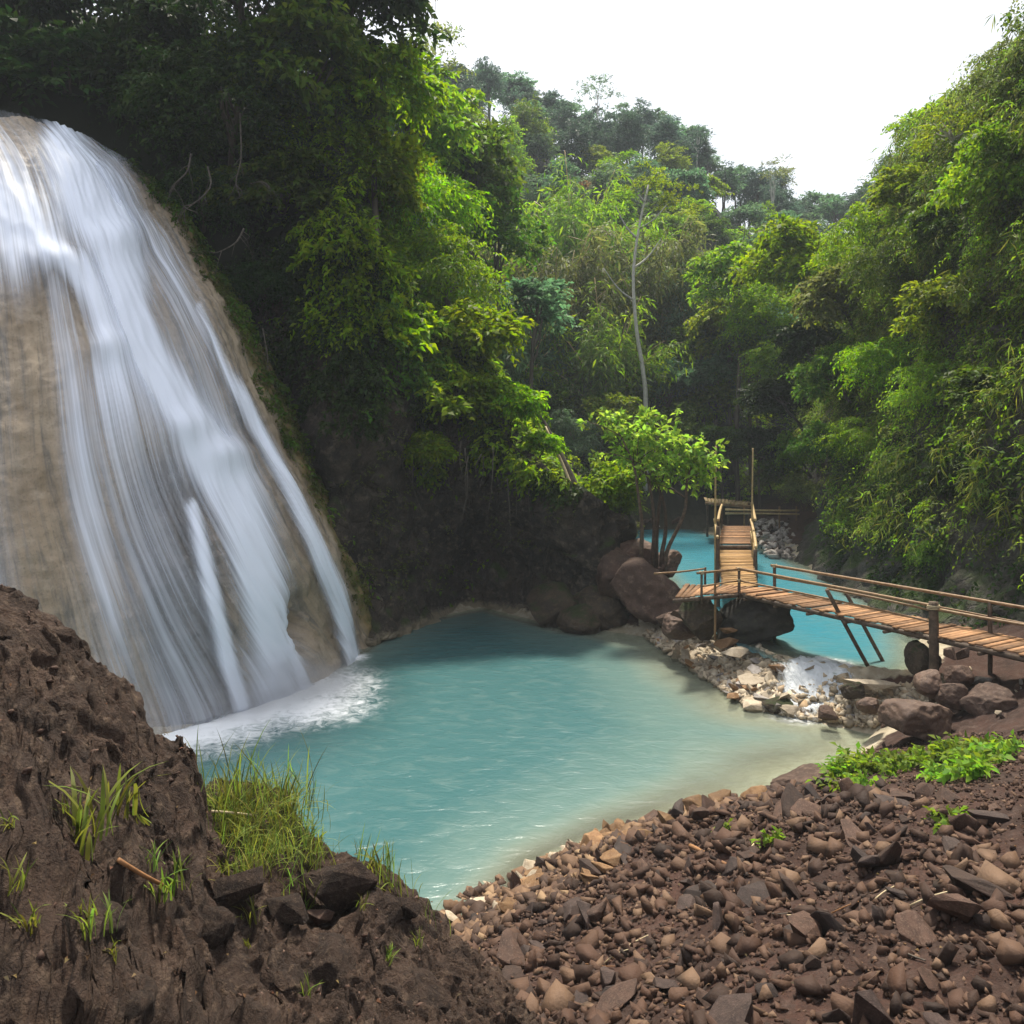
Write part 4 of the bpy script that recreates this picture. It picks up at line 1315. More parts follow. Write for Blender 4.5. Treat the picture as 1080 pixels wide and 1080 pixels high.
def build_stones():
    B = [boulder_mesh('boulder', 300 + i) for i in range(6)]
    ST = [hull_stone('stone', 320 + i) for i in range(10)]

    def rock(px, py, d, w, h, i, mat, label, cat='boulder', name='boulder', rz=None, dep=None, tilt=0.15, group=None, proto=None):
        """w, h: size in photo pixels at distance d"""
        c = P(px, py, d)
        sx, sz = w * .5 / F * d, h * .5 / F * d
        sy = dep if dep else (sx + sz) * .55
        rr = random.Random(i * 31 + int(px))
        o = link(name, (proto or B)[i % len(proto or B)], loc=c, rot=(rr.gauss(0, tilt), rr.gauss(0, tilt), rr.uniform(-.5, .5) if rz is None else rz),
                 scale=(sx * 1.12, sy * 1.12, sz * 1.15), mat=M[mat])
        return thing(o, label, cat, group)

    rock(685, 628, 27.0, 82, 66, 0, 'boulder', 'largest reddish brown boulder left of the footbridge')
    rock(646, 600, 27.8, 52, 52, 1, 'boulder', 'rounded brown boulder left of the largest one, under the bright bush')
    rock(664, 585, 28.4, 50, 36, 2, 'boulder', 'brown boulder on which the young tree stands')
    rock(610, 655, 27.6, 62, 36, 3, 'boulder_moss', 'low mossy rock at the rim of the pool under the cave')
    rock(632, 640, 27.9, 60, 50, 4, 'boulder_moss', 'upright mossy rock between the cave and the brown boulders')
    rock(585, 640, 28.6, 60, 50, 5, 'boulder_moss', 'dark rock sitting at the foot of the cave')
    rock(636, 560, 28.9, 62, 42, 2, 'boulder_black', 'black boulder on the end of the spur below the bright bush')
    rock(700, 596, 28.2, 42, 26, 3, 'boulder', 'small brown boulder under the stems of the young tree')
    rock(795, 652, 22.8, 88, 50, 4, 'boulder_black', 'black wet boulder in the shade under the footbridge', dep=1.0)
    rock(738, 652, 22.8, 46, 40, 5, 'boulder_moss', 'olive mossy rock under the left end of the footbridge')
    rock(716, 660, 23.4, 40, 24, 1, 'boulder_purple', 'flat pinkish rock at the left end of the footbridge')
    rock(704, 652, 24, 28, 20, 1, 'boulder', 'flat brown slab beside the largest boulder', proto=ST)
    rock(719, 648, 23.0, 26, 18, 2, 'boulder', 'square brown slab under the platform corner', proto=ST)
    rock(968, 758, 15.3, 68, 44, 0, 'boulder_purple', 'big angular purple brown boulder right of the cascade', rz=.3)
    rock(979, 722, 16.4, 36, 26, 3, 'boulder_purple', 'rounded pink boulder beside the tall bridge post')
    rock(1004, 733, 15.9, 32, 26, 4, 'boulder', 'pinkish boulder right of the rounded pink one', tilt=.3)
    rock(1012, 712, 16.2, 30, 24, 5, 'boulder', 'brown boulder below the right end of the footbridge')
    rock(972, 694, 17.6, 30, 32, 1, 'boulder_moss', 'brown rock in the water behind the tall bridge post')
    rock(1040, 745, 15.5, 50, 44, 2, 'boulder', 'brown boulder at the right edge of the picture')
    rock(848, 828, 14.4, 66, 34, 2, 'boulder', 'smooth reddish rock at the near rim of the pool')
    rock(822, 706, 20.3, 30, 22, 3, 'stone_orange', 'angular orange rock on the dam beside the cascade', proto=ST, cat='rock', name='rock')
    rock(900, 728, 18.0, 24, 16, 4, 'boulder_moss', 'dark rock on the right side of the cascade', cat='rock', name='rock')
    rock(872, 752, 17.9, 22, 12, 1, 'boulder', 'brown rock at the foot of the cascade', cat='rock', name='rock')
    rock(820, 745, 19.0, 34, 14, 2, 'boulder_moss', 'low dark rock at the pool side of the cascade', cat='rock', name='rock')
    rock(915, 745, 17.2, 30, 16, 3, 'boulder_purple', 'flat rock between the cascade and the big angular boulder', cat='rock', name='rock')
    rock(768, 664, 22.4, 20, 16, 5, 'stone_orange', 'small orange rock at the foot of the long bridge post', proto=ST, cat='rock', name='rock')
    rock(765, 678, 21.9, 30, 18, 6, 'stone_orange', 'orange rock at the upper end of the dam', proto=ST, cat='rock', name='rock')
    rock(777, 688, 21.4, 36, 16, 7, 'stone_cream', 'broad cream rock near the upper end of the dam', proto=ST, cat='rock', name='rock')
    rock(1002, 690, 16.6, 14, 26, 4, 'boulder', 'upright squared stone under the bridge end, left of the pair', proto=ST, cat='rock', name='rock')
    rock(1015, 690, 16.6, 14, 26, 3, 'boulder', 'upright squared stone under the bridge end, right of the pair', proto=ST, cat='rock', name='rock')
    rock(800, 717, 20.4, 52, 18, 6, 'stone_cream', 'long pale stone lying across the middle of the dam', proto=ST, cat='rock', name='rock', tilt=.05)
    rock(808, 742, 19.3, 66, 26, 8, 'stone_cream', 'wide pale algae stained stone in front of the orange rock', proto=ST, cat='rock', name='rock', tilt=.05)
    rock(918, 722, 18.2, 60, 16, 2, 'stone_cream', 'flat cream ledge right of the cascade', proto=ST, cat='rock', name='rock', tilt=.03)

    r = np.random.default_rng(77)

    def scatter(n, poly, smin, smax, mats, label, group, name='stone', sink=0.25, flat=0.8, cat='stone', power=2.0, zfn=None):
        poly = np.array(poly)
        k = 0
        while k < n:
            x, y = r.uniform(poly[:, 0].min(), poly[:, 0].max()), r.uniform(poly[:, 1].min(), poly[:, 1].max())
            if seg_dist(np.array([x]), np.array([y]), poly)[0] > 0:
                continue
            if 6.75 < x < 8.15 and 18.5 < y < 20.4 and r.random() < .8:      # the cascade keeps its bed clear
                k += .05
                continue
            s = smin + (smax - smin) * r.random() ** power
            z = float(HN(x, y)) if zfn is None else zfn(x, y)
            o = link(name, ST[r.integers(10)], loc=(x, y, z + s * (0.45 - sink)), rot=(r.normal() * .5, r.normal() * .5, r.uniform(0, 6.3)),
                     scale=(s * r.uniform(.8, 1.3), s * r.uniform(.8, 1.2), s * r.uniform(.6, 1.0) * flat), mat=M[mats[r.integers(len(mats))]])
            thing(o, label, cat, group)
            k += 1

    # dam of pale stones between pool and river
    scatter(190, [(4.5, 26.0), (5.3, 21.9), (5.75, 19.3), (6.8, 18.5), (7.2, 19.4), (7.2, 20.3), (6.7, 22), (6.2, 24.6), (5.4, 26.4)], .15, .36, ['stone_cream', 'stone_cream', 'stone_cream', 'stone_grey', 'stone_orange'],
            'pale stone in the low dam between the pool and the upper river', 'stones of the dam', name='rock', cat='rock', flat=.6, sink=.12, power=1.4, zfn=lambda x, y: max(float(HN(x, y)), -0.02) + .02)
    scatter(32, [(7.4, 18.6), (8.2, 17.3), (9.2, 16.4), (9.9, 17.6), (9.0, 18.2), (8.2, 18.7)], .12, .32, ['stone_cream', 'stone_grey', 'boulder', 'stone_brown'],
            'mixed stone on the bank between the cascade and the angular boulder', 'stones right of the cascade', flat=.65)
    scatter(22, [(8.6, 14.8), (9.8, 14.6), (11.5, 16), (10.2, 17.6), (9.4, 16.6)], .08, .3, ['boulder', 'stone_brown', 'stone_grey', 'stone_cream'],
            'brown stone among the boulders at the bridge end', 'stones at the bridge end')
    # rubble bank
    W = [(-0.8, 10.3), (0.2, 11.2), (0.7, 11.9), (2, 12.8), (3.4, 13.4), (4.9, 13.9), (4.6, 12.8), (3.2, 11.8), (1.6, 10.6), (0.8, 9.6)]
    scatter(90, W, .14, .36, ['stone_brown', 'stone_dark', 'stone_orange', 'stone_brown', 'stone_orange'], 'broken brown stone along the near waterline of the pool', 'stones along the near waterline')
    scatter(120, [(-0.2, 10), (0.8, 9.7), (3.2, 11.8), (5.2, 12.4), (5.4, 9), (4.4, 5), (2, 4), (0.6, 4.6), (-.2, 7)], .11, .32, ['stone_brown', 'stone_dark', 'stone_dark', 'stone_brown'],
            'broken dark brown stone on the rubble bank', 'stones of the rubble bank', power=1.8)
    scatter(60, [(-1.1, 10.6), (-0.6, 11.5), (0.2, 12.2), (1.9, 13.2), (3.3, 13.95), (4.9, 14.6), (4.9, 14.1), (3.4, 13.4), (2, 12.7), (.8, 11.8), (-0.2, 10.4)], .10, .26, ['stone_cream', 'stone_cream', 'stone_orange'],
            'lime coated pale stone lying in the shallows of the near shore', 'pale stones in the shallows', name='rock', cat='rock', flat=.6, sink=.2, zfn=lambda x, y: max(float(HN(x, y)), -0.05))
    # pile of grey stones beside the walkway
    scatter(34, [(13.2, 42.5), (13.0, 39.6), (14.6, 39.0), (15.6, 41), (17.2, 46), (14.8, 47)], .2, .5, ['stone_grey', 'stone_grey', 'stone_brown'], 'grey stone of the pile beside the far end of the walkway', 'stones beside the walkway',
            zfn=lambda x, y: 0.85 + 0.15 * (y - 39.3))
    scatter(40, [(6.6, 50), (10.5, 53), (13, 54.5), (9, 57), (6, 55)], .3, .8, ['stone_brown', 'boulder', 'stone_grey'], 'brown stone on the far bank of the river', 'stones on the far river bank', name='boulder', cat='boulder', zfn=lambda x, y: 1.1)
    # small gravel in one mesh
    V, T, n0 = [], [], 0
    small = []
    for s in range(5):
        bm = bmesh.new()
        q = np.random.default_rng(500 + s)
        vs = [bm.verts.new(p) for p in unit(q.normal(size=(9, 3))) * np.array([1, .8, .6])]
        bmesh.ops.convex_hull(bm, input=vs)
        bmesh.ops.delete(bm, geom=[v for v in bm.verts if not v.link_faces], context='VERTS')
        bm.verts.index_update()
        small.append((np.array([v.co for v in bm.verts]), np.array([[v.index for v in f.verts] for f in bm.faces if len(f.verts) == 3])))
        bm.free()
    BANK = [(-0.3, 10.4), (0.6, 11.9), (2, 12.9), (3.4, 13.6), (5.6, 15), (7, 16), (8.2, 15), (8, 11), (7, 6), (5, 3.5), (1, 3.5), (-.6, 6)]
    RUB = [(-1.2, 9.8), (-0.6, 10.8), (0.6, 12), (2, 13), (3.4, 13.6), (5.2, 14.4), (5.2, 12.4), (4.6, 9.5), (4.2, 5), (1, 3.5), (-.6, 6)]
    WL = [(-1.3, 10.2), (-0.7, 11.3), (0.3, 12.0), (2, 12.9), (3.4, 13.6), (5.0, 14.3), (5.0, 13.4), (3.4, 12.6), (1.6, 11.4), (0.6, 9.8), (-.6, 9.3)]
    areas = [(24000, BANK, .008, .05), (4600, RUB, .025, .15), (1100, BANK, .02, .11), (1700, WL, .05, .16),
             (260, [(13.2, 42.5), (13.0, 39.2), (14.6, 38.6), (15.8, 41), (17.2, 46), (14.8, 47)], .12, .34),
             (5200, [(4.5, 26.5), (5.4, 21.6), (5.8, 19.3), (7.0, 18.4), (9, 17), (10.5, 17.8), (8.6, 18.8), (7.3, 20.3), (6.2, 25), (5.6, 26.5)], .03, .17)]
    for gi, (n, poly, smin, smax) in enumerate(areas):
        gi = (0, 0, 0, 3, 2, 1)[gi]
        poly = np.array(poly)
        x, y = r.uniform(poly[:, 0].min(), poly[:, 0].max(), n * 4), r.uniform(poly[:, 1].min(), poly[:, 1].max(), n * 4)
        k = seg_dist(x, y, poly) < 0
        k &= ~((x > 6.75) & (x < 8.15) & (y > 18.5) & (y < 20.4) & (r.random(len(x)) < .75))
        x, y = x[k][:n], y[k][:n]
        z = (np.maximum(HN(x, y), -.03) + (.04 if gi == 1 else 0)) if gi != 2 else 0.85 + 0.15 * (y - 39.3)
        V, T, n0 = [], [], 0
        for i in range(len(x)):
            sv, sf = small[r.integers(5)]
            s = smin + (smax - smin) * r.random() ** (3.6 if gi == 0 else 2.2)
            R = np.array(Euler((r.normal() * .6, r.normal() * .6, r.uniform(0, 6.3))).to_matrix())
            V.append((sv * s * r.uniform(.55, 1.5, 3)) @ R.T + [x[i], y[i], z[i] + s * .25])
            T.append(sf + n0)
            n0 += len(sv)
        k = NT('gravel_stone')
        g = k.n('ShaderNodeNewGeometry')
        c = k.n('ShaderNodeValToRGB', i_0=g.outputs['Random Per Island'])
        e = c.color_ramp.elements
        cols = ([(0.022, .012, .008), (.066, .033, .020), (.085, .046, .028), (.145, .088, .053)], [(.2, .16, .11), (.36, .29, .2), (.48, .41, .31), (.3, .2, .11)], [(.2, .17, .15), (.3, .27, .24), (.42, .38, .35), (.15, .11, .09)], [(.045, .026, .018), (.10, .058, .036), (.17, .10, .056), (.26, .17, .095)])[gi]
        e[0].color, e[1].color = cols[0] + (1,), cols[3] + (1,)
        for p_, cc in ((.45, cols[1]), (.8, cols[2])):
            ne = e.new(p_)
            ne.color = cc + (1,)
        mat = k.done(k.bsdf(c.outputs[0], .8, k.bump(k.noise(40, 4, .6, k.pos()), .4, .02), .3))
        stuff(link('gravel', mesh_data('gravel', np.vstack(V), np.vstack(T), mat)), ('small broken stones strewn over the brown near bank', 'small pale stones filling the dam', 'small grey stones between the larger ones of the pile', 'rusty brown stones heaped along the near waterline')[gi], 'gravel')
    return B, ST, rock


# ------------------------------------------------------------------ near left outcrop
CREST = [(-260, 560, 5.0), (-120, 590, 5.1), (0, 628, 5.3), (67, 663, 5.5), (90, 682, 5.5), (112, 700, 5.6), (130, 728, 5.6), (150, 755, 5.7), (163, 772, 5.8), (188, 788, 5.9), (205, 806, 6.0), (214, 842, 6.6), (235, 838, 7.1), (270, 836, 7.3),
         (296, 842, 7.4), (308, 862, 7.4), (325, 885, 7.3), (345, 903, 7.2), (362, 900, 7.0), (395, 908, 7.0), (420, 930, 7.0), (445, 952, 7.0), (470, 978, 7.0), (520, 1030, 6.8), (580, 1085, 6.6), (640, 1140, 6.4)]


def build_outcrop():
    C = np.array(CREST, float)
    pxs = np.arange(-230, 630, 1.9)
    pys, dc = np.interp(pxs, C[:, 0], C[:, 1]), np.interp(pxs, C[:, 0], C[:, 2])
    zc = CAMZ - (pys - HY) / F * dc
    ds = np.concatenate([np.concatenate([np.linspace(2.0, 4.4, 50), np.linspace(4.42, 8.2, 250), np.linspace(8.25, 9.6, 20)])])
    A, D = np.meshgrid(pxs, ds)
    X = (A - 540) / F * D
    zn = np.interp(pxs, [-230, 60, 160, 230, 330, 470, 630], [5.0, 4.3, 3.75, 3.3, 3.1, 3.1, 3.0])       # height 3.4 m from the camera
    t = (D - 3.4) / (dc - 3.4)[None]
    s = np.clip(t, -0.5, 1)
    prof = np.where(s > 0, s ** 1.15, s)
    Z = zn[None] + (zc - zn)[None] * prof
    # a step: left pillar stands proud, then a ledge with grass
    over = np.maximum(D - dc[None], 0)
    Z = np.where(t > 1, zc[None] - 0.10 * over - 2.9 * over ** 1.3, Z)
    Z = np.maximum(Z, -1.0)
    p = np.stack([X, D, Z], -1)
    soft = 1 - 0.55 * np.exp(-((D - dc[None]) / 0.25) ** 2)
    n1 = 0.26 * fbm(p * 0.9 + 3, 4) + 0.10 * fbm(p * 2.6, 4, ridged=True)
    c1, c2, cv = cellular(p * np.array([1.7, 1.7, 1.9]) + 0.35 * fbm(p * 1.5, 3)[..., None])
    n2 = 0.20 * (cv - 0.5) * sstep(0, .16, c2) + 0.09 * fbm(p * 5, 4, ridged=True) + 0.06 * fbm(p * 11, 4, 0.6, True) + 0.022 * fbm(p * 30, 3)
    Z = Z + soft * (n1 + n2)
    X2 = X + 0.16 * fbm(p * 1.8 + 11, 3) + 0.08 * fbm(p * 6 + 2, 4, .6)
    Y2 = D + 0.18 * fbm(p * 1.8 + 23, 3) + 0.08 * fbm(p * 6 + 5, 4, .6)
    v = np.stack([X2, Y2, Z], -1)
    structure(link('rock_outcrop', mesh_data('rock_outcrop', v.reshape(-1, 3), grid_faces(len(pxs), len(ds)), M['outcrop'], smooth=True)))

    r = np.random.default_rng(88)
    n = 5200
    ii, jj = r.integers(0, len(ds) - 1, n), r.integers(0, len(pxs) - 1, n)
    q = v[ii, jj]
    q = q[(q[:, 2] > 1.5) & (pnoise(q * 1.4) > -0.1)]
    V, T, n0 = [], [], 0
    forms = []
    for k in range(6):
        bm = bmesh.new()
        vs = [bm.verts.new(p_) for p_ in unit(r.normal(size=(10, 3))) * np.array([1, .8, .5])]
        bmesh.ops.convex_hull(bm, input=vs)
        bmesh.ops.delete(bm, geom=[w for w in bm.verts if not w.link_faces], context='VERTS')
        bm.verts.index_update()
        forms.append((np.array([w.co for w in bm.verts]), np.array([[w.index for w in f.verts] for f in bm.faces if len(f.verts) == 3])))
        bm.free()
    for c in q:
        sz = .004 + .03 * r.random() ** 4
        Rm = np.array(Euler((r.normal() * .7, r.normal() * .7, r.uniform(0, 6))).to_matrix())
        fv, ff = forms[r.integers(6)]
        V.append((fv * sz * r.uniform(.6, 1.4, 3)) @ Rm.T + c)
        T.append(ff + n0)
        n0 += len(fv)
    stuff(link('grit', mesh_data('grit', np.vstack(V), np.vstack(T), M['stone_brown'])), 'small loose stones lying on the left rock', 'grit')

    def hit(px, py):
        """first point of the outcrop seen in direction (px, py)"""
        j = int(np.clip(np.searchsorted(pxs, px), 0, len(pxs) - 1))
        yy = HY + (CAMZ - v[:, j, 2]) / v[:, j, 1] * F
        k = np.where(yy <= py)[0]
        return v[k[0], j] if len(k) else v[np.argmin(yy), j]
    return hit


# ------------------------------------------------------------------ grass, weeds, sticks
def grass_mesh(name, seed, n=70, h=0.5, spread=0.16, w=0.010, droop=0.6, seg=5):
    r = np.random.default_rng(seed)
    V, Q, n0 = [], [], 0
    for k in range(n):
        a = r.uniform(0, 2 * np.pi)
        lean = r.uniform(.1, 1.0) * droop
        hh = h * r.uniform(.45, 1.15)
        b = np.array([r.normal() * spread, r.normal() * spread, -0.03])
        t = np.linspace(0, 1, seg + 1)
        dirv = np.array([np.cos(a), np.sin(a)])
        c = np.column_stack([b[0] + dirv[0] * hh * lean * t ** 1.7, b[1] + dirv[1] * hh * lean * t ** 1.7, b[2] + hh * (t - .45 * lean * t ** 2.5)])
        s = np.array([-dirv[1], dirv[0], 0]) * w * r.uniform(.6, 1.4)
        wd = np.sin(np.clip(t * .9 + .12, 0, 1) * np.pi) ** .6
        V.append(np.stack([c - s * wd[:, None], c + s * wd[:, None]], 1).reshape(-1, 3))
        for i in range(seg):
            Q.append((n0 + 2 * i, n0 + 2 * i + 1, n0 + 2 * i + 3, n0 + 2 * i + 2))
        n0 += 2 * (seg + 1)
    return mesh_data(name, np.vstack(V), Q, M['grass'], smooth=True)


def weed_mesh(name, seed, n=16, h=0.22, L=0.09, W=0.5):
    r = np.random.default_rng(seed)
    o = np.column_stack([r.normal(size=(n, 2)) * .05, np.zeros(n)])
    u = unit(r.normal(size=(n, 3)) * [1, 1, .3] + [0, 0, .9])
    v, f = sprays(r, o, u, 8, h, L, W, .3, .5, .9)
    return mesh_data(name, v, f, M['weed'])


def build_grass(hit):
    G = [grass_mesh('grass_blades', 600 + i, 42, .40, .17, .0045, 1.1) for i in range(3)]
    T = [grass_mesh('grass_blades', 610 + i, 9, .62, .14, .005, .7) for i in range(3)]
    L = [grass_mesh('grass_blades', 620 + i, 14, .42, .05, .011, .75) for i in range(2)]
    WD = [weed_mesh('weed_leaves', 630 + i) for i in range(3)]
    BW = [weed_mesh('weed_leaves', 640 + i, 26, .34, .11, .55) for i in range(3)]
    r = np.random.default_rng(66)
    for k in range(30):
        px, py = r.uniform(212, 306), r.uniform(838, 875)
        p = hit(px, py)
        tall = k % 3 == 0
        o = link('grass_tuft', (T if tall else G)[k % 3], loc=p, rot=(r.normal() * .15, r.normal() * .15, r.uniform(0, 6.3)), scale=r.uniform(1.0, 1.45) if tall else r.uniform(.6, 1.0))
        thing(o, 'tall seeding grass tuft on the ledge in front of the white water' if tall else 'dense green grass tuft on the ledge below the waterfall', 'grass', 'grass on the ledge')
    for k in range(20):
        px, py = r.uniform(232, 318), r.uniform(875, 925)
        o = link('grass_tuft', G[k % 3], loc=hit(px, py), rot=(r.normal() * .2, r.normal() * .2, r.uniform(0, 6.3)), scale=r.uniform(.5, .85))
        thing(o, 'short yellow green grass tuft on the slope below the ledge', 'grass', 'grass below the ledge')
    for k, (px, py, s, lab) in enumerate([(100, 880, 1.0, 'arching broad bladed grass tuft at the left edge'), (85, 900, .8, 'smaller arching grass tuft at the left edge'), (120, 860, .9, 'pale arching grass tuft on the left rock'),
                                     (180, 940, .6, 'small grass tuft beside the brown stick'), (172, 965, .55, 'small grass tuft under the brown stick'), (258, 975, .45, 'tiny bright grass tuft at the bottom edge')]):
        o = link('grass_tuft', L[k % 2], loc=hit(px, py), rot=(r.normal() * .1, r.normal() * .1, r.uniform(0, 6.3)), scale=s)
        thing(o, lab, 'grass')
    for k, (px, py, s, lab) in enumerate([(382, 905, .55, 'sparse dry stalks at the edge of the left rocks'), (410, 912, .7, 'thin upright weed at the rim over the water'), (322, 870, .5, 'lone grass stalks right of the grassy ledge')]):
        o = link('grass_tuft', L[k % 2], loc=hit(px, py), rot=(0, 0, k), scale=(s * .5, s * .5, s * 1.2))
        thing(o, lab, 'grass')
    for k in range(14):
        px = r.uniform(300, 450)
        py = float(np.interp(px, [c[0] for c in CREST], [c[1] for c in CREST])) + r.uniform(6, 26)
        o = link('grass_tuft', (T[k % 3] if k % 2 else L[k % 2]), loc=hit(px, py), rot=(r.normal() * .2, r.normal() * .2, r.uniform(0, 6.3)), scale=r.uniform(.35, .75))
        thing(o, 'loose wispy grass tuft along the rim of the left rock over the pool', 'grass', 'grass along the rim')
    for k in range(18):
        px, py = r.uniform(-10, 460), r.uniform(850, 1060)
        if py < 760 + px * .45:
            py = 800 + px * .5
        o = link('grass_tuft', L[k % 2], loc=hit(px, py), rot=(r.normal() * .25, r.normal() * .25, r.uniform(0, 6.3)), scale=r.uniform(.22, .5))
        thing(o, 'small sparse grass tuft growing from the earthy left rock', 'grass', 'small tufts on the left rock')
    pts = np.array([hit(r.uniform(-60, 520), r.uniform(720, 1075)) for _ in range(110)])
    x, y = r.uniform(-.5, 8, 900), r.uniform(4, 13, 900)
    k = (seg_dist(x, y, POOL) > .5) & (x > -0.4 + 0 * y)
    pts = np.vstack([pts, np.stack([x[k], y[k], HN(x[k], y[k])], -1)]) + [0, 0, .018]
    dv = unit(r.normal(size=pts.shape) * [1, 1, .35])
    v, f = leaf_arrays(pts, dv, unit(r.normal(size=pts.shape) * .4 + [0, 0, 1]), r.uniform(.02, .055, len(pts)), r.uniform(.008, .022, len(pts)), .5)
    stuff(link('leaf_litter', mesh_data('leaf_litter', v, f, M['dead_leaf'])), 'dry fallen leaves lying over the brown near banks', 'leaf litter')
    # leafy weeds at the right bank
    for k in range(34):
        px = r.uniform(870, 1075)
        py = r.uniform(790, 822) if px > 930 else r.uniform(800, 838)
        # march to the ground
        for d in np.arange(8, 19, .05):
            q = P(px, py, d)
            if q[2] <= float(HN(q[0], q[1])):
                break
        o = link('weed', BW[k % 3], loc=q - [0, 0, .03], rot=(r.normal() * .2, r.normal() * .2, r.uniform(0, 6.3)), scale=r.uniform(.7, 1.25))
        thing(o, 'bright green leafy weed on the bank below the angular boulder', 'weed', 'weeds on the right bank')
    for k, (px, py, lab) in enumerate([(818, 890, 'small weed among the rubble stones'), (700, 800, ''), (1000, 865, 'small weed at the right edge of the soil'), (770, 880, 'yellowing weed among the stones near the waterline')]):
        if not lab:
            continue
        for d in np.arange(4, 19, .04):
            q = P(px, py, d)
            if q[2] <= float(HN(q[0], q[1])):
                break
        thing(link('weed', WD[k % 3], loc=q, rot=(0, 0, k), scale=.9), lab, 'weed')

    def lay(px0, py0, px1, py1, r0, mat, name, lab, on=None):
        e = []
        for px, py in ((px0, py0), (px1, py1)):
            if on:
                e.append(on(px, py) + np.array([0, 0, r0 + .06]))
            else:
                for d in np.arange(4, 19, .03):
                    q = P(px, py, d)
                    if q[2] <= float(HN(q[0], q[1])) + .04:
                        break
                e.append(q)
        mb = MB()
        mb.pole(np.zeros(3), e[1] - e[0], r0, r0 * .8, 8, bend=.01)
        thing(mb.build(name, M[mat], None, loc=e[0]), lab, 'stick')
    lay(728, 892, 766, 912, .028, 'stick', 'stick', 'orange brown stick lying across the rubble')
    lay(778, 905, 795, 890, .012, 'straw', 'stick', 'pale thin stick right of the orange brown one')
    lay(122, 934, 172, 966, .012, 'stick', 'stick', 'reddish brown stick lying on the left rock', hit)
    lay(222, 866, 262, 872, .010, 'straw', 'stick', 'pale dry stem lying in the grass on the ledge', hit)
    for k in range(12):
        a, b, t, l = r.uniform(600, 1000), r.uniform(900, 1060), r.uniform(-.6, .6), r.uniform(14, 34)
        lay(a, b, a + l * math.cos(t), b + l * math.sin(t), r.uniform(.004, .008), ('straw', 'root', 'stick')[k % 3], 'twig', 'thin dry twig lying loose on the rubble bank')
        bpy.context.scene.collection.objects[-1]['group'] = 'twigs on the rubble bank'
    lay(960, 955, 1002, 940, .008, 'straw', 'stick', 'thin pale dry stick at the lower right')


# ------------------------------------------------------------------ bamboo footbridge and walkway
def G(px, py, z):
    d = (CAMZ - z) * F / (py - HY)
    return P(px, py, d)


def planks(mb, a0, a1, b0, b1, w=0.15, t=0.035, jitter=0.05, rise=0.0):
    """boards laid crosswise between the edge a0->a1 and the edge b0->b1"""
    a0, a1, b0, b1 = [np.asarray(k, float) for k in (a0, a1, b0, b1)]
    L = np.linalg.norm((a1 + b1 - a0 - b0) / 2)
    n = int(L / w)
    for i in range(n):
        f = (i + .5) / n
        p, q = a0 + (a1 - a0) * f, b0 + (b1 - b0) * f
        ax = (q - p) / 2
        u = unit(ax)
        c = (p + q) / 2 + u * RNG.normal() * jitter + np.array([0, 0, RNG.normal() * .010])
        fw = unit(unit((a1 + b1 - a0 - b0) / 2) + u * RNG.normal() * .035) * (L / n * .5 * RNG.uniform(.80, .95))
        mb.box(c, ax * RNG.uniform(.985, 1.03), fw, np.array([0, 0, t / 2]))


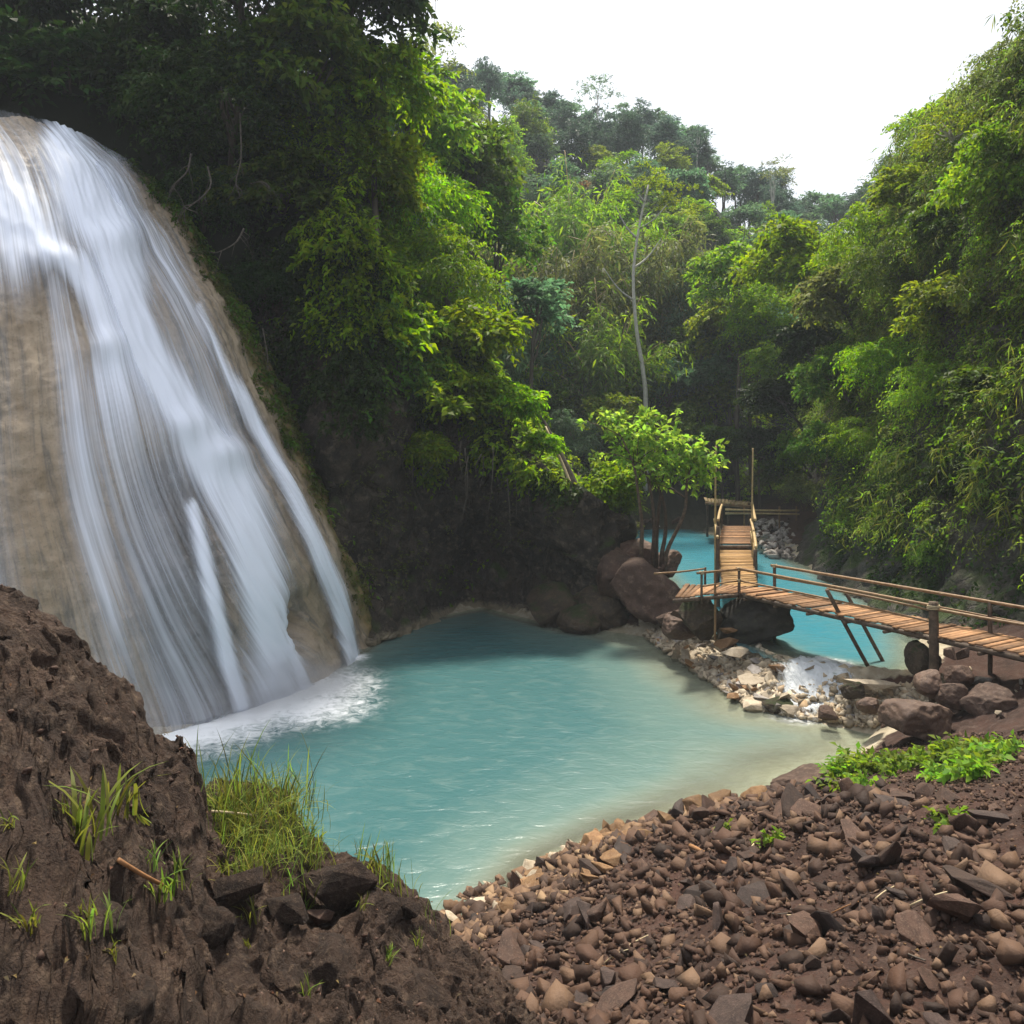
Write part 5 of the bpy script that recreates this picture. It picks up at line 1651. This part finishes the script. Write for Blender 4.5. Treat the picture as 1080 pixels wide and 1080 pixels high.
def build_bridge():
    z = 2.3
    up = np.array([0, 0, 1.0])
    A, B, E = G(712, 630.5, z), G(779.5, 624.5, z), G(1017, 677, z)
    dirv = unit(E - B)
    n = np.array([-dirv[1], dirv[0], 0])
    n = n if n[1] > 0 else -n
    E2 = E + dirv * 1.7
    Bf, E2f = B + n * 1.3, E2 + n * 1.3
    Af = G(722, 616, z)
    Bl = G(757, 611, z)
    root = empty('footbridge', (B[0], B[1], 0.8), 'brown bamboo footbridge with handrails crossing the upper river', 'bridge')
    o = np.array(root.location)
    mb = MB()
    planks(mb, B - o, E2 - o, Bf - o, E2f - o, .145)
    planks(mb, A - o, B - o, Af - o, Bf - o + (Bl - Bl), .15)
    mb.build('deck', M['deck'], root, smooth=False)
    mb = MB()
    dz = up * 0.085
    for p, q in ((A, B), (B, E2), (Bf, E2f), (Af, Bf)):
        mb.pole(p - o - dz - unit(q - p) * .05, q - o - dz, .06, .06, 9)
    for f in np.linspace(.03, .97, 8):
        p = B + (E2 - B) * f - dz * 1.9
        mb.pole(p - o - n * .08, p - o + n * 1.4, .045, .045, 7)
    mb.build('beams', M['dark_wood'], root)
    near = unit(np.array([n[0], n[1], 0]))

    def post(p, lo, hi, r=.035, mat='dark_wood'):
        m = MB()
        m.pole(p + up * lo - o, p + up * hi - o, r, r * .92, 8, bend=.008, nodes=.06)
        return m.build('post', M[mat], root)

    def rail(p, q, r=.035, mat='bamboo', name='handrail'):
        m = MB()
        m.pole(p - o, q - o, r, r * .85, 8, bend=.02, nodes=.07)
        m.build(name, M[mat], root)
    def lash(p, rad=.055, owner=None):
        m = MB()
        a = np.linspace(0, 2 * np.pi * 3, 30)
        m.tube(np.column_stack([np.cos(a) * rad, np.sin(a) * rad, np.linspace(-.05, .05, 30)]) + p - o, .012, 5)
        m.build('lashing', M['straw'], owner or root)
    p1 = G(740, 629, z)
    lash(p1 + up * .66, owner=post(p1, -.2, .68))
    pb = post(B, -.2, .70, .042)
    lash(B + up * .66, owner=pb)
    lash(B + up * .33, owner=pb)
    post(G(744, 615.5, z), -.2, .50)
    post(P(754, 640, 22.0) * [1, 1, 0] + up * z, -1.3, .62, .035, 'bamboo')
    big = B + dirv * (np.linalg.norm(E - B) * .9) - n * .06
    lash(big + up * .63, .125, post(big, -1.5, .75, .105))
    post(E2 - n * .04, -1.4, .72, .06)
    bigf = Bf + dirv * (np.linalg.norm(E - B) * .97)
    post(bigf, -1.4, .7, .05)
    lash(Bf + dirv * .12 + up * .67, .062, post(Bf + dirv * .12, -1.6, .72, .05))
    ra = p1 + (p1 - B) * .12
    rail(ra + up * .66, B + up * .66)
    rail(B + up * .67 - dirv * .1, big + up * .66 + dirv * .1, .04)
    rail(big + up * .60, E2 + up * .62, .035)
    rail(B + up * .58 + dirv * 3.0, big + up * .55, .03)
    rail(p1 + up * .28, B + up * .33, .026, 'bamboo', 'mid_rail')
    rail(B + up * .33, big + up * .30, .026, 'bamboo', 'mid_rail')
    rail(Bf + up * .67, E2f + up * .70, .042)
    rail(Bf + up * .33 + dirv * .1, E2f + up * .35, .022, 'bamboo', 'mid_rail')
    rail(G(690, 620, z) + up * .42, G(744, 615.5, z) + up * .46, .03)
    for (tx, ty, td), (bx, by) in (((872, 622, 19.4), (917, 705)), ((889, 619, 21.0), (931, 697))):
        m = MB()
        bt = G(bx, by, .8)
        tp = P(tx, ty, td)
        m.pole(tp - o, bt + unit(bt - tp) * .5 - o, .05, .05, 8, bend=.015)
        m.build('brace', M['dark_wood'], root)
    # walkway going upstream
    wl0, wr0 = G(755, 612, z) * [1, 1, 0] + up * (z - .04), G(797, 614, z) * [1, 1, 0] + up * (z - .04)
    wl0 = wl0 + np.array([-.05, -1.15, 0])
    wr0 = wr0 + np.array([-.08, -.35, 0])
    wl1, wr1 = G(757, 580, z), G(791.5, 580, z)
    z2 = 2.54
    vl0, vr0 = wl1 * [1, 1, 0] + up * z2 + [0, .03, 0], wr1 * [1, 1, 0] + up * z2 + [0, .03, 0]
    vl1, vr1 = G(763, 555, z2), G(792, 555, z2)
    root = empty('bamboo_walkway', (wl0[0], wl0[1], 0.8), 'long tan bamboo walkway running upstream with one step and slanting rails', 'walkway')
    o = np.array(root.location)
    mb = MB()
    planks(mb, wl0 - o, wl1 - o, wr0 - o, wr1 - o, .11, .03, .02)
    mb.build('lower_deck', M['deck_tan'], root, smooth=False)
    mb = MB()
    planks(mb, vl0 - o, vl1 - o, vr0 - o, vr1 - o, .12, .03, .02)
    mb.build('upper_deck', M['deck'], root, smooth=False)
    mb = MB()
    for p, q in ((wl0, wl1), (wr0, wr1), (vl0, vl1), (vr0, vr1)):
        mb.pole(p - o - up * .09, q - o - up * .09, .06, .06, 8)
    mb.pole(wl1 - o + up * .13 - [.1, .08, 0], wr1 - o + up * .13 + [.1, -.08, 0], .07, .07, 8)
    mb.pole(wl1 - o + up * .02 - [.1, .06, 0], wr1 - o + up * .02 + [.1, -.06, 0], .06, .06, 8)
    mb.build('beams', M['dark_wood'], root)

    def wpost(p, lo, hi, r, mat):
        m = MB()
        m.pole(p + up * lo - o, p + up * hi - o, r, r * .8, 8, bend=.02, nodes=.06)
        m.build('post', M[mat], root)

    def wrail(p, q, r, mat='bamboo_pale'):
        m = MB()
        m.pole(p - o, q - o, r, r * .85, 8, bend=.02, nodes=.07)
        m.build('handrail', M[mat], root)
    lm, rm = (wl0 + wl1) / 2, (wr0 + wr1) / 2
    wpost(lm + (wl1 - wl0) * .05 - [.08, 0, 0], -2.2, 1.35, .085, 'dark_wood')
    wpost(wl0 + (wl1 - wl0) * .85 - [.1, 0, 0], -2.2, 4.2, .045, 'bamboo_pale')
    wpost(wr1 + [.1, 0, 0], -2.2, 4.1, .042, 'bamboo_pale')
    wpost(rm + (wr1 - wr0) * .3 + [.08, 0, 0], -2.2, 1.0, .06, 'bamboo_pale')
    wpost(rm + [.08, 0, 0], -2.2, .55, .085, 'dark_wood')
    wpost(wl1 - [.1, 0, 0], -2.2, 1.2, .06, 'dark_wood')
    wpost(vl1 - [.08, 0, 0], -2.2, 1.1, .06, 'dark_wood')
    wpost(vr1 + [.08, 0, 0], -2.2, 1.1, .06, 'bamboo_pale')
    wpost((vl0 + vl1) / 2 - [.08, 0, 0], -2.2, 1.0, .06, 'dark_wood')
    wpost((vr0 + vr1) / 2 + [.08, 0, 0], -2.2, 1.0, .06, 'bamboo_pale')
    wrail(vl0 + up * 1.0 - [.08, .4, 0], vl1 + up * 1.05 - [.08, 0, 0], .06)
    wrail(vr0 + up * 1.0 + [.08, -.4, 0], vr1 + up * 1.05 + [.08, 0, 0], .06)
    wrail(rm + up * .62 + [.1, 0, 0], vr0 + up * .95 + [.12, .3, 0], .06)
    wrail(rm + up * .2 + [.1, 0, 0], vr0 + up * .45 + [.12, .3, 0], .05)
    wrail(lm + up * 1.0 - [.1, 0, 0], vl0 + up * 1.0 - [.12, 0, 0], .05)
    # far platform and rail
    d = 47
    root = empty('bamboo_platform', P(770, 553, d), 'low bamboo platform with a weathered top at the far end of the walkway', 'platform')
    o = np.array(root.location)
    mb = MB()
    a, b = P(744, 529, d - 1), P(792, 533, d - 1)
    planks(mb, a - o, b - o, P(742, 525.5, d + 2) - o, P(795, 530, d + 2) - o, .2, .08, .08)
    mb.build('top', M['bamboo_pale'], root, smooth=False)
    mb = MB()
    mb.pole(a - o - up * .1, b - o - up * .1, .08, .08)
    mb.build('beam', M['bamboo'], root)
    for px in (746, 768, 790):
        m = MB()
        m.pole(P(px, 531, d - .9) - o, P(px, 566, d - .9) - o, .07, .07)
        m.build('leg', M['dark_wood'], root)
    d = 45
    root = empty('bamboo_fence', P(810, 553, d), 'horizontal bamboo rail fence behind the pile of grey stones', 'fence')
    o = np.array(root.location)
    for y in (537.5, 541.5):
        m = MB()
        m.pole(P(765, y, d) - o, P(843, y + 1, d) - o, .06, .05, 8, .03, .07)
        m.build('rail', M['bamboo_pale'], root)
    for px in (785, 822, 840):
        m = MB()
        m.pole(P(px, 534, d + .1) - o, P(px, 562, d + .1) - o, .05, .05)
        m.build('post', M['bamboo'], root)


def build_cascade():
    """white water tumbling from the river over the dam into the pool"""
    k = NT('cascade_water')
    q = k.pos()
    n = k.noise(5.0, 7, .7, k.pos((1.6, .5, 1), (0, 0, .35)), .6)
    al = k.ramp(k.math('ADD', k.attr('dens'), k.math('MULTIPLY', k.math('SUBTRACT', n, .5), 2.4)), .2, 1.0)
    b = k.bsdf((.66, .69, .71), .5, k.bump(n, .8, .15), .3)
    tr = k.n('ShaderNodeBsdfTransparent')
    m2 = k.n('ShaderNodeMixShader', i_0=al)
    k.t.links.new(tr.outputs[0], m2.inputs[1])
    k.t.links.new(b.outputs[0], m2.inputs[2])
    mat = k.done(m2)
    rows = [[G(820, 694, .83), G(846, 690, .84), G(874, 692, .84), G(908, 697, .83)],
            [G(814, 706, .80), G(848, 702, .84), G(876, 705, .84), G(918, 709, .84)],
            [G(806, 724, .46), G(846, 720, .54), G(872, 722, .56), G(908, 725, .66)],
            [G(798, 740, .12), G(838, 740, .20), G(864, 743, .22), G(896, 741, .36)],
            [G(780, 752, .03), G(830, 760, .03), G(860, 766, .03), G(892, 762, .05)]]
    g = np.stack([catmull(r, 60) for r in rows])
    g = np.stack([catmull(g[:, i], 70) for i in range(60)], 1)
    u, v = np.meshgrid(np.linspace(0, 1, 60), np.linspace(0, 1, 70))
    g[..., 2] += .11 * fbm(g * [3.4, 3.4, .5], 5, .6) + .05
    D = sstep(0, .36, u) * sstep(1, .62, u) * sstep(0, .25, v) * sstep(1.0, .6, v) * 1.7
    o = link('cascade', mesh_data('cascade', g.reshape(-1, 3) - g[35, 30], grid_faces(60, 70), mat, {'dens': D}, smooth=True), loc=g[35, 30])
    thing(o, 'small white cascade spilling over the stone dam into the pool', 'cascade')


def build_spray():
    """fine spray standing over the foot of the fall"""
    bm = bmesh.new()
    bmesh.ops.create_icosphere(bm, subdivisions=4, radius=1)
    me = bpy.data.meshes.new('spray')
    bm.to_mesh(me)
    bm.free()
    k = NT('spray')
    q = k.pos()
    ln = k.n('ShaderNodeVectorMath', operation='LENGTH')
    k.put(ln.inputs[0], q)
    fall = k.ramp(ln.outputs['Value'], 0.25, 0.98, 1, 0)
    d = k.math('MULTIPLY', fall, k.ramp(k.noise(2.5, 4, .6, q), .35, .7, .15, 1))
    vp = k.n('ShaderNodeVolumePrincipled')
    vp.inputs['Color'].default_value = (.93, .95, .98, 1)
    k.put(vp.inputs['Density'], k.math('MULTIPLY', d, 0.8))
    k.t.links.new(vp.outputs[0], k.out.inputs['Volume'])
    me.materials.append(k.m)
    stuff(link('spray', me, loc=(-6.0, 19.6, 0.35), scale=(3.1, 2.0, 1.25), rot=(0, 0, .75)), 'white spray hanging over the foot of the waterfall', 'spray')


# ------------------------------------------------------------------ light, air, camera
def build_light():
    w = bpy.data.worlds.new('World')
    S.world = w
    w.use_nodes = True
    nt = w.node_tree
    bg = nt.nodes['Background']
    sky = nt.nodes.new('ShaderNodeTexSky')
    sky.sky_type = 'NISHITA'
    sky.sun_disc = False
    az, el = SUN_AZ, SUN_EL                       # azimuth clockwise from +Y
    sky.sun_elevation = math.radians(el)
    sky.sun_rotation = math.radians(az)
    sky.air_density, sky.dust_density, sky.ozone_density = 1.0, 6.0, 0.6
    mix = nt.nodes.new('ShaderNodeMix')
    mix.data_type = 'RGBA'
    mix.inputs[0].default_value = 0.72           # a thin bright overcast veil over the blue
    nt.links.new(sky.outputs[0], mix.inputs[6])
    mix.inputs[7].default_value = (6.3, 6.6, 7.1, 1)
    nt.links.new(mix.outputs[2], bg.inputs[0])
    bg.inputs[1].default_value = 0.10
    l = bpy.data.lights.new('sun', 'SUN')
    l.energy = SUN_E
    l.angle = math.radians(7.0)
    l.color = (1.0, 0.93, 0.80)
    o = bpy.data.objects.new('sun', l)
    COL.objects.link(o)
    a, e = math.radians(az), math.radians(el)
    d = Vector((math.sin(a) * math.cos(e), math.cos(a) * math.cos(e), math.sin(e)))
    o.rotation_euler = d.to_track_quat('Z', 'Y').to_euler()
    o.location = d * 60


def build_haze():
    bm = bmesh.new()
    bmesh.ops.create_cube(bm, size=1)
    me = bpy.data.meshes.new('haze')
    bm.to_mesh(me)
    bm.free()
    k = NT('air')
    vp = k.n('ShaderNodeVolumePrincipled')
    vp.inputs['Color'].default_value = (0.80, 0.88, 0.95, 1)
    vp.inputs['Density'].default_value = HAZE
    vp.inputs['Anisotropy'].default_value = 0.0
    k.t.links.new(vp.outputs[0], k.out.inputs['Volume'])
    me.materials.append(k.m)
    stuff(link('haze', me, loc=(0, 250, 60), scale=(1300, 950, 190)), 'thin pale haze filling the valley', 'haze')


SUN_AZ, SUN_EL, SUN_E, HAZE, EXPO = 4.0, 64.0, 4.4, 0.00075, 1.0


def main():
    cam = bpy.data.cameras.new('camera')
    cam.lens, cam.sensor_width = F / 1080 * 36, 36
    cam.shift_y = -70 / 1080
    cam.clip_start, cam.clip_end = 0.1, 3000
    o = bpy.data.objects.new('camera', cam)
    COL.objects.link(o)
    o.location, o.rotation_euler = (0, 0, CAMZ), (math.radians(90), 0, 0)
    S.camera = o
    protos()
    ground()
    lc, rc = build_cliffs()
    band, band_n = build_waterfall()
    build_water()
    build_cascade()
    build_spray()
    build_greenery(lc, rc)
    cling('mossy_plants', band, band_n, 1500, 'leaf_olive', 'small mossy plants along the ochre edge of the waterfall rock', 51, 1.0, 0.02, n_leaf=6, L=0.10, twig=0.22, droop=.8, scale=.8, out=.12)
    cling('mossy_plants', band, band_n, 260, 'leaf_mid', 'leafy sprigs hanging on the mossy edge of the waterfall rock', 52, 2.0, 0.12, n_leaf=7, L=0.2, twig=0.5, droop=1.0, scale=.8, out=.2)
    floor_greenery()
    build_trees()
    build_young_tree()
    build_vines()
    build_lianas()
    hit = build_outcrop()
    B, ST, rock = build_stones()
    for px, py, w, h, i, lab in [(252, 940, 66, 76, 0, 'dark squarish rock at the bottom left'), (300, 960, 60, 56, 3, 'dark rock right of the squarish one at the bottom left'),
                                 (358, 935, 84, 80, 2, 'big dark angular rock over the water at the bottom left'), (338, 962, 28, 44, 5, 'upright grey slab between the dark rocks'),
                                 (425, 955, 60, 40, 1, 'low brown rock at the tip of the left bank')]:
        p = hit(px, py + h * .25)
        d = p[1]
        rock(px, py, d, w, h, i, 'outcrop' if i != 5 else 'stone_brown', lab, cat='rock', name='rock', proto=ST)
    rr = np.random.default_rng(41)
    for k, (px, py, w) in enumerate([(60, 800, 60), (170, 850, 60), (40, 885, 80), (90, 965, 90), (215, 965, 70), (330, 895, 46), (395, 950, 56), (440, 978, 46), (330, 1015, 90), (240, 1035, 100), (110, 1040, 100), (420, 1045, 90)]):
        p = hit(px, py)
        rock(px, py + w * .30, p[1] + .10, w, w * rr.uniform(.6, .95), k % 6, 'outcrop', 'earthy brown rock bedded in the left outcrop', cat='rock', name='rock', group='rocks bedded in the left outcrop', rz=rr.uniform(0, 6), tilt=.5)
    build_grass(hit)
    build_bridge()
    build_light()
    if HAZE:
        build_haze()
    vs = S.view_settings
    S.display_settings.display_device = 'sRGB'
    vs.view_transform, vs.look, vs.exposure, vs.gamma, vs.use_curve_mapping = 'Standard', 'None', EXPO, 1, False
    c = S.cycles
    c.max_bounces, c.diffuse_bounces, c.glossy_bounces, c.transmission_bounces, c.transparent_max_bounces, c.volume_bounces = 6, 3, 3, 4, 16, 0
    c.caustics_reflective = c.caustics_refractive = False
    c.use_denoising = True


main()
